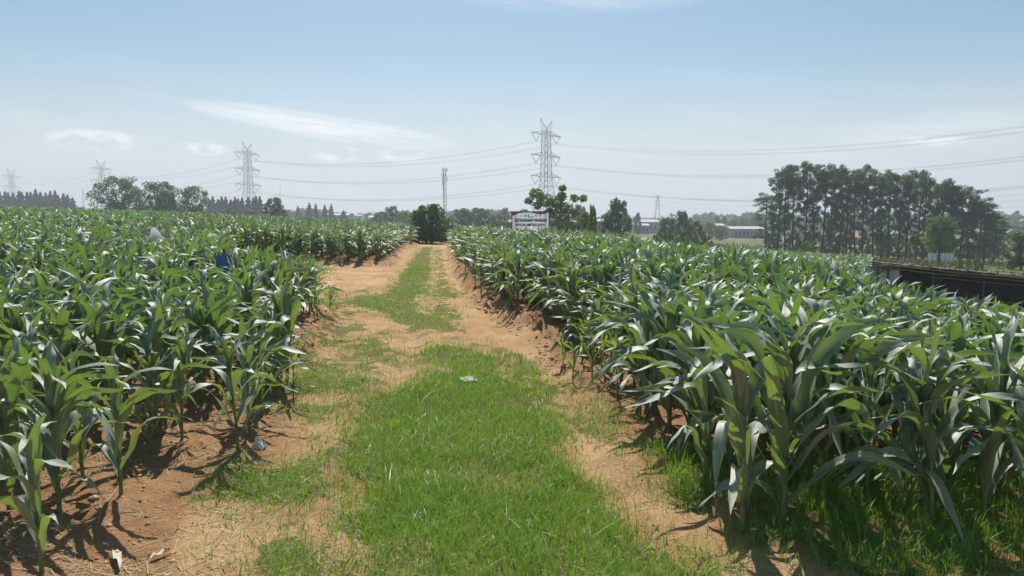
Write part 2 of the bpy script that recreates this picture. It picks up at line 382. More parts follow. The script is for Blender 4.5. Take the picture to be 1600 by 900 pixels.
def veg_mask(x, y):
    px, py = to_px(x, y, base_h(x, y) + .02)
    d = np.hypot(x, y)
    s = np.clip(F / np.maximum(d, 1), 5, 400)
    qx = px + s * ((fbm(x * 3, y * 3, 31, 3) - .5) * .55 + (fbm(x * .9, y * .9, 33, 2) - .5) * .35)
    qy = py + s * (fbm(x * 3, y * 3, 32, 3) - .5) * .55 * np.clip(3.5 / np.maximum(d, 1), .03, 1)
    den = np.full(x.shape, .028); tint = np.full(x.shape, .3); hh = np.full(x.shape, .6)
    for poly, dn, ti, hg in G:
        k = in_poly(qx, qy, poly)
        if dn < 0: den = np.where(k, den * (1 + dn), den); continue
        up = k & (dn > den)
        den = np.where(up, dn, den); tint = np.where(up, ti, tint); hh = np.where(up, hg, hh)
    cl = fbm(x * 4.2, y * 4.2, 40, 3)
    den = den * np.where(den < .9, sstep(.36, .60, cl) * 1.5, .50 + .85 * sstep(.30, .56, cl))
    return np.clip(den, 0, 1.2), tint, hh

# ------------------------------------------------------------------ ground sheet
def build_ground():
    def axis(lo, hi, a, n): return a * np.sinh(np.linspace(math.asinh(lo / a), math.asinh(hi / a), n))
    xs = axis(-1500, 1500, 2.4, 800); ys = axis(-200, 1500, 3.3, 960)
    X, Y = np.meshgrid(xs, ys); x, y = X.ravel(), Y.ravel()
    z = ground_h(x, y); bank = ground_h.bank
    nx, ny = len(xs), len(ys)
    i = np.arange(nx * ny).reshape(ny, nx)
    Q = np.stack([i[:-1, :-1], i[:-1, 1:], i[1:, 1:], i[1:, :-1]], -1).reshape(-1, 4)
    den, _, _ = veg_mask(x, y)
    den = np.where(y > 3, den, .3)
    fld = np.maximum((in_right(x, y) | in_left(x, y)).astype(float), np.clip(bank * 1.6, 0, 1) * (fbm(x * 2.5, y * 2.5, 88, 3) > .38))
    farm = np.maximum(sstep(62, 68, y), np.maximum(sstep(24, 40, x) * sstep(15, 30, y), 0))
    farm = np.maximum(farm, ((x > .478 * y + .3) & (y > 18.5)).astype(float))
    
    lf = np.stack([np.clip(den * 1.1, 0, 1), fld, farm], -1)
    o = link('ground', mesh_np('ground', np.stack([x, y, z], -1), Q, [M['ground']], lf)); o['kind'] = 'structure'
build_ground()
def gz(x, y): return float(ground_h(np.array([x]), np.array([y]))[0])

# ------------------------------------------------------------------ corn
def make_leaf(rng, base, phi, a0, bend, L, W, nseg, cols, wave=.016, tint=0.0, curl=0.0):
    s = np.linspace(0, 1, nseg + 1)
    f0 = rng.uniform(.15, .58); ang = a0 - bend * (.22 * s + .78 * sstep(f0, f0 + rng.uniform(.3, .55), s)) + .10 * np.sin(s * rng.uniform(6, 14) + rng.uniform(0, 6))
    dphi = phi + curl * s
    ds = L / nseg
    dx = np.cos(ang) * np.cos(dphi); dy = np.cos(ang) * np.sin(dphi); dz = np.sin(ang)
    P = np.zeros((nseg + 1, 3)); D = np.stack([dx, dy, dz], -1)
    P[1:] = np.cumsum((D[:-1] + D[1:]) / 2 * ds, 0); P += base
    side = np.stack([-np.sin(dphi), np.cos(dphi), 0 * s], -1); nor = np.cross(D, side)
    tw = rng.normal(0, .85) * s ** 1.4 + rng.normal(0, .12)
    S = side * np.cos(tw)[:, None] + nor * np.sin(tw)[:, None]; N = nor * np.cos(tw)[:, None] - side * np.sin(tw)[:, None]
    wd = W * np.minimum(1, .42 + 2.3 * s) * np.clip(1 - s ** 2.6, 0, 1) ** .8
    wd[-1] = W * .02
    u = np.linspace(-1, 1, cols + 1)
    f1, f2, p1, p2 = rng.uniform(9, 17), rng.uniform(9, 17), rng.uniform(0, 6.3), rng.uniform(0, 6.3)
    vee = .55 * (1 - .6 * s)
    wave = wave * rng.uniform(.8, 1.7); out = []
    for uu in u:
        wv = wave * (np.sin(f1 * s + p1) if uu < 0 else np.sin(f2 * s + p2)) * abs(uu) ** 1.5 * np.minimum(1, 4 * s) * np.minimum(1, wd / W * 1.3)
        out.append(P + S * (uu * wd / 2)[:, None] + N * (np.abs(uu) * wd / 2 * vee + wv)[:, None])
    V = np.stack(out, 1).reshape(-1, 3)
    i = np.arange((nseg + 1) * (cols + 1)).reshape(nseg + 1, cols + 1)
    Q = np.stack([i[:-1, :-1], i[:-1, 1:], i[1:, 1:], i[1:, :-1]], -1).reshape(-1, 4)
    lf = np.stack([np.tile((u + 1) / 2, nseg + 1), np.repeat(s, cols + 1), np.full(len(V), tint)], -1)
    return V, Q, lf
def make_plant(seed, h, nseg=12, cols=4, nleaf=12, wid=.086, sn=7):
    rng = np.random.default_rng(seed)
    hs = h * .66; phi0 = rng.uniform(0, 6.28)
    lean = rng.normal(0, .04, 2)
    def axis(z): return np.array([lean[0] * z * z, lean[1] * z * z, z])
    zz = np.linspace(-.06, hs, 9); k = np.arange(sn) / sn * 2 * math.pi
    r = .0185 * h / 1.4 * (1 - .55 * zz / hs) ; r[::2] *= 1.12
    V = np.concatenate([axis(z) + np.stack([np.cos(k) * rr, np.sin(k) * rr, 0 * k], -1) for z, rr in zip(zz, r)])
    i = np.arange(9 * sn).reshape(9, sn)
    Q = np.stack([i[:-1], np.roll(i, -1, 1)[:-1], np.roll(i, -1, 1)[1:], i[1:]], -1).reshape(-1, 4)
    stalk = (V, Q, np.zeros((len(V), 3)))
    leaves = []
    for n in range(nleaf):
        t = n / (nleaf - 1)
        z = hs * (.12 + .86 * t ** .9)
        phi = phi0 + math.pi * n + rng.normal(0, .5)
        L = h * (.36 + .30 * math.sin(math.pi * min(1, t * .85 + .18))) * rng.uniform(.85, 1.15)
        a0 = R(62 + 20 * t + rng.normal(0, 7)); bend = R(rng.uniform(50, 135) * (1.0 - .25 * t))
        if t > .8: a0 = R(rng.uniform(78, 89)); bend = R(rng.uniform(20, 105)); L *= 1.0
        W = wid * h / 1.4 * (.62 + .55 * math.sin(math.pi * (.12 + .72 * t))) * rng.uniform(.85, 1.15)
        lf_ = (make_leaf(rng, axis(z), phi, a0, bend, L, W, nseg, cols, .017, rng.uniform(0, .95) if rng.random() > .12 else .97, rng.normal(0, .35)))
        if n < 2 and rng.random() < .6: lf_[2][:, 1] = .95 + .05 * lf_[2][:, 1]
        leaves.append(lf_)
    return stalk, leaves
def cat(parts):
    V, Q, A = [], [], []; n = 0
    for v, q, a in parts: V.append(v); Q.append(q + n); A.append(a); n += len(v)
    return np.concatenate(V), np.concatenate(Q), np.concatenate(A)

# planting grid
rngp = np.random.default_rng(7)
def plant_field(test, x0, x1, y0, y1, dirx, row=.70, step=.27, seed=1):
    g = np.random.default_rng(seed)
    a = np.arange(x0 - 12, x1 + 12, row); b = np.arange(y0, y1, step)
    A, B = np.meshgrid(a, b); A, B = A.ravel(), B.ravel()
    x = A + dirx * B + g.normal(0, .07, A.size); y = B + g.normal(0, .08, A.size)
    k = test(x, y) & (g.random(A.size) > .05)
    x, y = x[k], y[k]
    px, py = to_px(x, y, base_h(x, y) + .7)
    v = (px > -140) & (px < 1740) & (py < 1150)
    return x[v], y[v]
xr, yr = plant_field(in_right, -6, 48, 4.9, 64, -.11, row=.60, step=.22, seed=2)
xl, yl = plant_field(in_left, -62, -2, 4.0, 71, -.10, row=.68, step=.27, seed=3)
# the plants along the front that the photo shows one by one: (px, py of the foot, height, label)
def foot(px, py):
    r = ray(px, py); Y = 5.0
    for _ in range(30):
        X = r[0] / r[1] * Y; z = float(base_h(np.array(X), np.array(Y))); Y = (z + .03 - H) / (r[2] / r[1])
    return X, Y
hero = [
    (66, 905, 1.02, 'small pale-ribbed corn plant standing alone at the bottom left corner', 0),
    (190, 785, 1.10, 'corn plant with thick stalk in front row, behind the small corner plant', 0),
    (372, 715, 1.16, 'corn plant at the left field corner beside the crumpled white litter', 0),
    (285, 700, 1.05, 'corn plant in the left front row between two thicker stalks', 0),
    (390, 690, 1.0, None, 0), (235, 715, .95, None, 0), (130, 760, 1.1, None, 0), (15, 800, 1.3, None, 0),
    (459, 634, .70, 'short young corn plant alone at the left edge of the track', 1),
    (440, 590, 1.22, 'tall dark corn plant rising behind the short young one at the left edge', 0),
    (430, 555, 1.28, None, 0), (497, 512, .8, None, 1), (515, 492, .75, None, 1),
    (1160, 832, 1.48, 'tall corn plant at the near left corner of the right field', 0),
    (1285, 800, 1.52, 'tall corn plant in the right front row, second stalk from its corner', 0),
    (1352, 790, 1.50, 'tall corn plant in the right front row, third stalk from its corner', 0),
    (1100, 770, 1.35, None, 0), (1215, 800, 1.38, None, 0), (1480, 800, 1.42, None, 0), (1560, 795, 1.38, None, 0), (1420, 780, 1.45, None, 0),
    (895, 596, .62, 'low pale green corn plant at the bend of the right field edge', 1),
    (925, 600, .75, None, 1), (940, 585, .85, None, 1), (910, 575, .8, None, 1), (965, 625, .95, None, 1), (880, 572, .6, None, 1),
]
plants = []   # x, y, h, pale, label, side
hx = []
for px_, py_, h_, lab, pale in hero:
    X, Y = foot(px_, py_); hx.append((X, Y)); plants.append([X, Y, h_, pale, lab, 'L' if px_ < 800 else 'R'])
hx = np.array(hx)
def addall(xs, ys, side):
    for x, y in zip(xs, ys):
        if y < 20 and np.min(np.hypot(hx[:, 0] - x, hx[:, 1] - y)) < .30: continue
        if side == 'L' and 11.5 < y < 12.9 and abs(x + .388 * y) < .17: continue
        if side == 'L' and y < 7.2 and x > float(edge_left(y)) - .38: continue
        if side == 'R':
            h = 1.42 + .10 * math.sin(x * .7 + y * .3) + .16 * (1 - float(sstep(6, 12, y))); e = x - float(edge_right(y))
            if 8.3 < y < 12 and e < .5: h *= .72
            if y > 40: h *= .86
            if y > 47: h *= .90
        else:
            h = 1.31 - .16 * (1 - float(sstep(4.5, 8, y))) + .06 * math.sin(x * .5 - y * .4); h += .03 * float(sstep(5, 14, y)); e = float(edge_left(y)) - x
            if y > 30: h = 1.36
            if e < .35 and y < 20: h *= .9
        h *= rngp.uniform(.84, 1.12)
        plants.append([x, y, h, 0, None, side])
addall(xr, yr, 'R'); addall(xl, yl, 'L')
PA = np.array([[p[0], p[1]] for p in plants]); dist = np.hypot(PA[:, 0], PA[:, 1])
PZ_ = ground_h(PA[:, 0], PA[:, 1])
ppx, ppy = to_px(PA[:, 0], PA[:, 1], PZ_ + .8)
vis = (ppx > -60) & (ppx < 1660)
rank = np.where(vis, dist, 1e6); rank[:len(hero)] *= .01
order = np.argsort(rank); solo = set(order[:300].tolist()); near = set(order[:90].tolist())
# prototypes
NP = 16
protos = []
for k in range(NP):
    st, lv = make_plant(100 + k, 1.4, 14, 4, 11 + k % 3)
    sm = mesh_np('stalk', st[0], st[1], [M['stalk']], st[2])
    lm = [mesh_np('leaf', *l[:2], [M['corn']], l[2]) for l in lv]
    V, Q, A = cat(lv); fm = mesh_np('foliage', V, Q, [M['corn']], A)
    protos.append((sm, lm, fm))
pale_p = []
for k in range(3):
    st, lv = make_plant(300 + k, 1.4, 12, 4, 8, .085)
    sm = mesh_np('stalk', st[0], st[1], [M['stalk']], st[2]); lm = [mesh_np('leaf', *l[:2], [M['corn_pale']], l[2]) for l in lv]
    pale_p.append((sm, lm, None))
def corn_label(p):
    x, y, side = p[0], p[1], p[5]
    if p[3]: return ('short pale young corn plant among others at the left edge of the track' if side == 'L' else 'short pale young corn plant in the gap where the right field edge bends')
    if side == 'R':
        if y < 5.9: return 'tall dark green corn plant in the front row of the right field'
        if x < edge_right(y) + .8: return 'leafy corn plant in the outer row of the right field beside the track'
        return 'glossy corn plant standing inside the right field among taller neighbours' if y > 8 else 'tall glossy corn plant close behind the front row of the right field'
    if x > edge_left(y) - .8: return 'corn plant in the outer row of the left field beside the track'
    return 'glossy corn plant inside the near part of the left field' if y < 8 else 'glossy corn plant further back inside the left field'
for i in sorted(solo, key=lambda q: rank[q]):
    x, y, h, pale, lab, side = plants[i]
    g = random.Random(i); pr = (pale_p[g.randrange(3)] if pale else protos[g.randrange(NP)])
    e = empty('corn_plant', (x, y, PZ_[i]), g.uniform(0, 6.28), h / 1.4)
    tag(e, lab or corn_label(plants[i]), 'corn plant', 'corn plants in the left field' if side == 'L' else 'corn plants in the right field')
    link('stalk', pr[0], e)
    if i in near or pale:
        for m in pr[1]: link('leaf', m, e)
    else: link('foliage', pr[2], e)
# the rest of the crop, beyond the 300 nearest plants: one mass
def crop_mass():
    rest = np.array([i for i in range(len(plants)) if i not in solo])
    d = dist[rest]; hs = np.array([plants[i][2] for i in rest]); g = np.random.default_rng(5)
    Vs, Qs, As, Ms = [], [], [], []; n = 0
    for lo, hi, nseg, cols, nl, wid, sn, nv in ((0, 16, 9, 4, 12, .088, 5, 14), (16, 30, 7, 2, 11, .102, 4, 10), (30, 200, 5, 2, 10, .115, 3, 8)):
        sel = np.nonzero((d >= lo) & (d < hi))[0]
        var = []
        for k in range(nv):
            st, lv = make_plant(500 + k + int(lo), 1.4, nseg, cols, nl, wid, sn)
            V, Q, A = cat([st] + lv); mi = np.r_[np.ones(len(st[1]), int), np.zeros(len(Q) - len(st[1]), int)]
            var.append((V, Q, A, mi))
        pick = g.integers(0, nv, len(sel))
        for k in range(nv):
            s = sel[pick == k]
            if not len(s): continue
            V, Q, A, mi = var[k]; m = len(s)
            a = g.uniform(0, 6.28, m); co, si = np.cos(a)[:, None], np.sin(a)[:, None]; sc_ = (hs[s] / 1.4)[:, None]
            idx = rest[s]
            X = (V[None, :, 0] * co - V[None, :, 1] * si) * sc_ + PA[idx, 0][:, None]
            Y = (V[None, :, 0] * si + V[None, :, 1] * co) * sc_ + PA[idx, 1][:, None]
            Z = V[None, :, 2] * sc_ + PZ_[idx][:, None]
            Vs.append(np.stack([X, Y, Z], -1).reshape(-1, 3))
            Qs.append((Q[None] + (np.arange(m) * len(V))[:, None, None]).reshape(-1, 4) + n); n += m * len(V)
            AA = np.repeat(A[None], m, 0); AA[:, :, 2] = (AA[:, :, 2] + g.uniform(0, .3, m)[:, None]) % 1
            As.append(AA.reshape(-1, 3)); Ms.append(np.tile(mi, m))
    me = mesh_np('corn_crop', np.concatenate(Vs), np.concatenate(Qs), [M['corn'], M['stalk']], np.concatenate(As), np.concatenate(Ms))
    print('crop plants', len(rest), 'faces', len(me.polygons))
    tag(link('corn_crop', me), 'dense green corn crop filling both fields behind the nearest plants', 'corn crop', kind='stuff')
crop_mass()

# ------------------------------------------------------------------ grass, straw and clods
def blades(x, y, z, h, wd, tint, g, nseg=3, lean=.5):
    n = len(x); a = g.uniform(0, 2 * math.pi, n); ln = np.abs(g.normal(lean, .42, n)); s = np.linspace(0, 1, nseg + 1)
    fa = a + g.normal(0, 1.2, n)
    sx, sy = -np.sin(fa), np.cos(fa)
    V = np.zeros((n, nseg + 1, 2, 3))
    for k, t in enumerate(s):
        bx = x + np.cos(a) * h * ln * t ** 1.8; by = y + np.sin(a) * h * ln * t ** 1.8; bz = z - .01 + h * t * np.clip(1 - .35 * ln * t, .2, 1)
        w2 = wd / 2 * (1 - t ** 1.6 * .95)
        V[:, k, 0] = np.stack([bx - sx * w2, by - sy * w2, bz], -1); V[:, k, 1] = np.stack([bx + sx * w2, by + sy * w2, bz], -1)
    m = (nseg + 1) * 2
    q = np.array([[2 * k, 2 * k + 1, 2 * k + 3, 2 * k + 2] for k in range(nseg)])
    Q = (q[None] + (np.arange(n) * m)[:, None, None]).reshape(-1, 4)
    A = np.zeros((n, m, 3)); A[:, :, 2] = tint[:, None]
    return V.reshape(-1, 3), Q, A.reshape(-1, 3)
def grass():
    g = np.random.default_rng(21)
    parts, straws = [], []
    for y0, y1, dens, wd, hb, ns in ((3.9, 6.5, 4800, .0050, .105, 3), (6.5, 10, 2900, .0062, .10, 3), (10, 16, 1100, .009, .095, 2), (16, 33, 760, .016, .09, 2), (33, 62, 300, .028, .10, 1)):
        xa, xb = -.74 * y1 - .3, .74 * y1 + .3
        if y0 >= 10: xa, xb = max(xa, -14), min(xb, 9)
        n = int(dens * (xb - xa) * (y1 - y0))
        x = g.uniform(xa, xb, n); y = g.uniform(y0, y1, n)
        jit = .10 + .012 * y0; den, ti, hh = veg_mask(x + g.normal(0, jit, n), y + g.normal(0, jit, n))
        px, _ = to_px(x, y, 0 * x)
        ok = (g.random(n) < den) & (px > -60) & (px < 1660)
        ok &= ~(in_left(x, y) & (g.random(n) < .5))
        ok &= ~(in_right(x, y) & (y > 9))
        x, y, ti, hh, den = x[ok], y[ok], ti[ok], hh[ok], den[ok]; n = len(x)
        big = fbm(x * 1.1, y * 1.1, 50, 3)
        h = hb * hh * np.exp(g.normal(0, .32, n)) * (.55 + .5 * np.clip(den, 0, 1)) * (.65 + .75 * big)
        tint = np.clip(g.beta(1.6, 3.0, n) * .8 + ti * .5 + .35 * sstep(.55, .75, fbm(x * .8, y * .8, 52)), 0, .98)
        dry = g.random(n) < (.05 + .25 * np.clip(ti, 0, 1))
        z = ground_h(x, y)
        for msk, lst in ((~dry, parts), (dry, straws)):
            if msk.any():
                lst.append(blades(x[msk], y[msk], z[msk], (h * (1 if lst is parts else .8))[msk], wd * hh[msk] ** .5 * g.uniform(.7, 1.3, msk.sum()) * np.where(g.random(msk.sum()) < .07, 2.6, 1), tint[msk] if lst is parts else g.random(msk.sum()), g, ns, .55 if lst is parts else .9))
    V, Q, A = cat(parts); print('grass faces', len(Q))
    tag(link('grass', mesh_np('grass', V, Q, [M['grass']], A)), 'short green grass and weeds between the wheel tracks and along the fields', 'grass', kind='stuff')
    # straw lying flat
    n = 26000; x = g.uniform(-4.6, 1.6, n); y = g.uniform(4.0, 12, n); px, py = to_px(x, y, 0 * x)
    k = (g.random(n) < np.where(x < -.9, 1.0, .35) * (.15 + sstep(.42, .6, fbm(x * 2, y * 2, 60)))) & (px > -30)
    x, y = x[k], y[k]; n = len(x); L = g.uniform(.04, .2, n); a = g.uniform(0, 6.28, n)
    z = ground_h(x, y) + .006; x2, y2 = x + np.cos(a) * L, y + np.sin(a) * L; z2 = ground_h(x2, y2) + g.uniform(.000, .012, n)
    wd = g.uniform(.0012, .003, n); nx_, ny_ = -np.sin(a) * wd, np.cos(a) * wd
    V = np.stack([np.stack([x - nx_, y - ny_, z], -1), np.stack([x + nx_, y + ny_, z], -1), np.stack([x2 + nx_, y2 + ny_, z2], -1), np.stack([x2 - nx_, y2 - ny_, z2], -1)], 1).reshape(-1, 3)
    A = np.zeros((n, 4, 3)); A[:, :, 2] = g.random(n)[:, None]
    straws.append((V, np.arange(4 * n).reshape(-1, 4), A.reshape(-1, 3)))
    V, Q, A = cat(straws)
    tag(link('straw', mesh_np('straw', V, Q, [M['straw']], A)), 'dry yellow straw and dead blades scattered over the soil', 'straw', kind='stuff')
grass()
def clods():
    g = np.random.default_rng(77)
    n = 120000; x = g.uniform(-16, 12, n); y = 4 + 32 * g.random(n) ** 1.4
    er, elf, eb = x - edge_right(y), edge_left(y) - x, edge_back(y) - x
    w_ = np.where((np.abs(er + .15) < .4) & (y > 9.5) & (y < 18), .9, .0)
    w_ = np.maximum(w_, np.where((np.abs(elf + .1) < .5) & (y > 10) & (y < 22), .7, 0))
    w_ = np.maximum(w_, np.where((np.abs(eb) < .4) & (y > 31), .7, 0)); w_ = np.maximum(w_, np.where((np.abs(y - 31.1) < .4) & (x < -5) , .7, 0))
    w_ = np.maximum(w_, np.where(in_left(x, y) & (y < 10), .5, 0)); w_ = np.maximum(w_, np.where(in_right(x, y) & (y < 11), .35, 0))
    w_ = np.maximum(w_, np.where(x < -.9, .22, .08))
    px, _ = to_px(x, y, 0 * x); k = (g.random(n) < w_) & (px > -40) & (px < 1640)
    x, y, w_ = x[k], y[k], w_[k]; n = len(x)
    r = np.exp(g.normal(-4.5, .5, n)) * np.where((w_ > .3) & (y > 9), 1.35, .75); r = np.minimum(r, .045); r = np.where(w_ < .25, r * .5, r)
    t = (1 + 5 ** .5) / 2
    ico = np.array([(-1, t, 0), (1, t, 0), (-1, -t, 0), (1, -t, 0), (0, -1, t), (0, 1, t), (0, -1, -t), (0, 1, -t), (t, 0, -1), (t, 0, 1), (-t, 0, -1), (-t, 0, 1)]) / 1.9
    tri = np.array([(0, 11, 5), (0, 5, 1), (0, 1, 7), (0, 7, 10), (0, 10, 11), (1, 5, 9), (5, 11, 4), (11, 10, 2), (10, 7, 6), (7, 1, 8), (3, 9, 4), (3, 4, 2), (3, 2, 6), (3, 6, 8), (3, 8, 9), (4, 9, 5), (2, 4, 11), (6, 2, 10), (8, 6, 7), (9, 8, 1)])
    z = ground_h(x, y)
    V = ico[None] * (1 + g.uniform(-.35, .35, (n, 12, 1))) * r[:, None, None] * np.stack([g.uniform(.8, 1.4, n), g.uniform(.8, 1.4, n), g.uniform(.55, .9, n)], -1)[:, None, :]
    V = V + np.stack([x, y, z - r * .1], -1)[:, None, :]
    Q = (tri[None] + (np.arange(n) * 12)[:, None, None]).reshape(-1, 3)
    tag(link('soil_clods', mesh_np('soil_clods', V.reshape(-1, 3), Q, [M['clod']], None, None, False)), 'crumbly reddish clods of soil along the field edges', 'soil', kind='stuff')
clods()

# ------------------------------------------------------------------ trees
def leaf_quads(Cn, size, g, up=0.0, asp=1.6, tint=None):
    n = len(Cn); d = g.normal(0, 1, (n, 3)); d[:, 2] += up; d /= np.linalg.norm(d, axis=1)[:, None]
    r = g.normal(0, 1, (n, 3)); s = np.cross(d, r); s /= np.linalg.norm(s, axis=1)[:, None]
    a = (size * g.uniform(.6, 1.3, n))[:, None]
    V = np.stack([Cn - d * a, Cn + s * a / asp, Cn + d * a, Cn - s * a / asp], 1).reshape(-1, 3)
    A = np.zeros((n, 4, 3)); A[:, :, 2] = (g.random(n) if tint is None else tint)[:, None]
    return V, np.arange(4 * n).reshape(-1, 4), A.reshape(-1, 3)
def blob_pts(c, rad, n, g, shell=.45):
    d = g.normal(0, 1, (n, 3)); d /= np.linalg.norm(d, axis=1)[:, None]
    return np.array(c) + d * (rad * (shell + (1 - shell) * g.random(n) ** .6))[:, None] * np.array([1, 1, .8])
def broad(seed, nclump=34, per=90, mat='dark_tree', lsz=.028, low=.12, wide=.5, trunkr=.03, flat=.75):
    """unit-height broad tree: crown of leaf clumps on forking limbs"""
    g = np.random.default_rng(seed); rg = random.Random(seed); Vs = []; tr = MB()
    fork = (0, 0, max(.12, low + .05)); tr.tube([(0, 0, -.03), (.005, .01, fork[2] * .5), fork], [trunkr * 1.3, trunkr, trunkr * .85], 7)
    for k in range(nclump):
        a = 2.4 * k + g.normal(0, .3); t = (k + .5) / nclump
        z = low + (1 - low) * (.06 + .86 * t) ; prof = math.sin(math.pi * min(1, .30 + .58 * t)) ** flat
        rr = wide * prof * (g.random() ** .45) * .82
        c = np.array([math.cos(a) * rr, math.sin(a) * rr, z]); rad = g.uniform(.075, .135) * (wide / .5) ** .5
        if z + rad * .8 > 1: c[2] = 1 - rad * .8
        ti = np.clip(g.uniform(0, 1) * .5 + g.random(per) * .5, 0, .99)
        Vs.append(leaf_quads(blob_pts(c, rad, per, g), np.full(per, lsz), g, 0, 1.5, ti))
        if k % 2 == 0:
            m = (Vector(fork) + Vector(c)) / 2 + Vector((0, 0, -.03)); tr.tube([fork, m, tuple(c)], [trunkr * .5, trunkr * .33, trunkr * .12], 5)
    V, Q, A = cat(Vs); return tr, mesh_np('crown', V, Q, [M[mat]], A, smooth=False)
def casuarina(seed):
    g = np.random.default_rng(seed); n = 1500; t = g.random(n) ** .85
    rr = .19 * (1 - t) ** .75 * (.35 + .65 * g.random(n)) * (1 + .35 * np.sin(t * 40)); a = g.uniform(0, 6.28, n)
    P = np.stack([np.cos(a) * rr, np.sin(a) * rr, .08 + .92 * t], -1)
    V, Q, A = leaf_quads(P, np.full(n, .03), g, 1.4, 2.2)
    tr = MB(); tr.tube([(0, 0, -.02), (0, 0, .5), (0, 0, .96)], [.014, .009, .003], 5)
    return tr, mesh_np('crown', V, Q, [M['casuarina']], A, smooth=False)
def eucalypt(seed, bare=.30):
    g = np.random.default_rng(seed); tr = MB(); Vs = []
    bx, by = g.normal(0, .018, 2)
    def ax(t): return Vector((bx * math.sin(t * 3), by * math.sin(t * 2.6 + 1) - by * math.sin(1), t))
    tr.tube([ax(t) for t in np.linspace(-.02, .95, 10)], [.0105 * (1 - .8 * t) + .0015 for t in np.linspace(0, 1, 10)], 6)
    nb = 46
    for k in range(nb):
        t = bare + (.95 - bare) * (k + g.random()) / nb; a = g.uniform(0, 6.28)
        if k < nb * .35 and g.random() < .22: continue
        ln = g.uniform(.05, .12) * (1 if t < .85 else .65)
        p0 = ax(t * .96); p1 = p0 + Vector((math.cos(a) * ln * .6, math.sin(a) * ln * .6, ln * .6)); p2 = p0 + Vector((math.cos(a) * ln, math.sin(a) * ln, ln * .8))
        tr.tube([p0, p1, p2], [.0028, .0018, .0008], 4)
        for q in range(3):
            c = np.array(p2) + g.normal(0, .022, 3); rad = g.uniform(.020, .041) * (1.15 if t > .6 else .85); m = int(75 * (rad / .04) ** 1.5) + 15
            c[2] = min(c[2], 1 - rad * .8)
            Vs.append(leaf_quads(blob_pts(c, rad, m, g, .3), np.full(m, .0085), g, -.3, 2.2, np.clip(g.uniform(0, .5) + g.random(m) * .5, 0, .99)))
    V, Q, A = cat(Vs); return tr, mesh_np('crown', V, Q, [M['eucalyptus']], A, smooth=False)
PROTO = {}
def tree_proto(key, pair, bark='bark'):
    tr, crown = pair
    me = bpy.data.meshes.new('trunk'); me.from_pydata(tr.v, [], tr.f); me.materials.append(M[bark]); me.update()
    for p in me.polygons: p.use_smooth = True
    PROTO[key] = (me, crown)
for k in range(3):
    tree_proto(('dark', k), broad(10 + k, 46, 110, 'dark_tree', .024, .03, .5), 'bark_dark')
    tree_proto(('open', k), broad(40 + k, 44, 95, 'dark_tree', .020, .22, .62), 'bark_dark')
    tree_proto(('mid', k), broad(20 + k, 34, 110, 'mid_tree', .030, .05, .5), 'bark')
    tree_proto(('bush', k), broad(50 + k, 26, 110, 'mid_tree', .05, .02, .8, .02), 'bark')
    tree_proto(('casu', k), casuarina(60 + k), 'bark_dark')
for k in range(1): tree_proto(('stem', k), broad(95, 40, 110, 'mid_tree', .028, .26, .5, .03, .6), 'bark_dark')
for k in range(2): tree_proto(('boxy', k), broad(70 + k, 64, 110, 'bush_leaf', .024, .0, .55, .03, .5), 'bark_dark')
for k in range(2):
    tree_proto(('yellow', k), broad(30 + k, 22, 120, 'bright_tree', .055, .02, .75, .02), 'bark')
for k in range(6): tree_proto(('euc', k), eucalypt(80 + k, (.10, .16, .08, .2, .12, .14)[k]), 'bark_dark')
tcount = 0
def tree(name, px, ytop, wpx, Y, kind, label, cat_='tree', group=None, sx=None):
    """stands a tree on the ground at distance Y so that it is as tall as the photo shows"""
    global tcount; tcount += 1
    x = PX(px, Y); z0 = gz(x, Y) if Y < 3000 else 0; h = PZ(ytop, Y) - z0
    ks = [k for k in PROTO if k[0] == kind]; tr, cr = PROTO[ks[tcount % len(ks)]]
    unit = {'dark': 1.0, 'boxy': 1.1, 'stem': 1.0, 'open': 1.24, 'mid': 1.0, 'bush': 1.6, 'yellow': 1.5, 'casu': .32, 'euc': .26}[kind]
    s = (wpx / F * Y) / unit if wpx else h
    e = empty(name, (x, Y, z0), tcount * 1.7, (s, s, h))
    link('trunk', tr, e); link('crown', cr, e)
    tag(e, label, cat_, group); return e

# far rows of casuarinas
g = random.Random(3)
for k in range(17):
    p = 3 + k * 7.0 + g.uniform(-2, 2)
    tree('casuarina', p, 299 + g.uniform(-3, 3) + max(0, k - 11) * 1.6, 18, 330 + g.uniform(-8, 8), 'casu', 'bluish conical casuarina in the far row at the left edge of the view', 'tree', 'casuarinas in the far left row')
for k in range(13):
    tree('casuarina', 326 + k * 6.9 + g.uniform(-2, 2), 309 + g.uniform(-3, 3), 17, 300 + g.uniform(-8, 8), 'casu', 'bluish conical casuarina in the far row under the second large pylon', 'tree', 'casuarinas in the far row under the pylon')
for p, yt, w_, lab in ((466, 322, 11, 'small wispy grey tree left of the pair of far casuarinas'), (484, 317, 13, 'left one of two thin far casuarinas on the horizon'), (494, 318, 11, 'narrow far casuarina just right of a wider thin one'), (508, 320, 12, 'thin far casuarina left of the last one in the open horizon gap'), (518, 319, 12, 'last thin far casuarina before the open horizon gap'), (537, 329, 14, 'very small far casuarina at the edge of the open horizon gap')):
    tree('casuarina', p, yt, w_, 340, 'casu', lab)
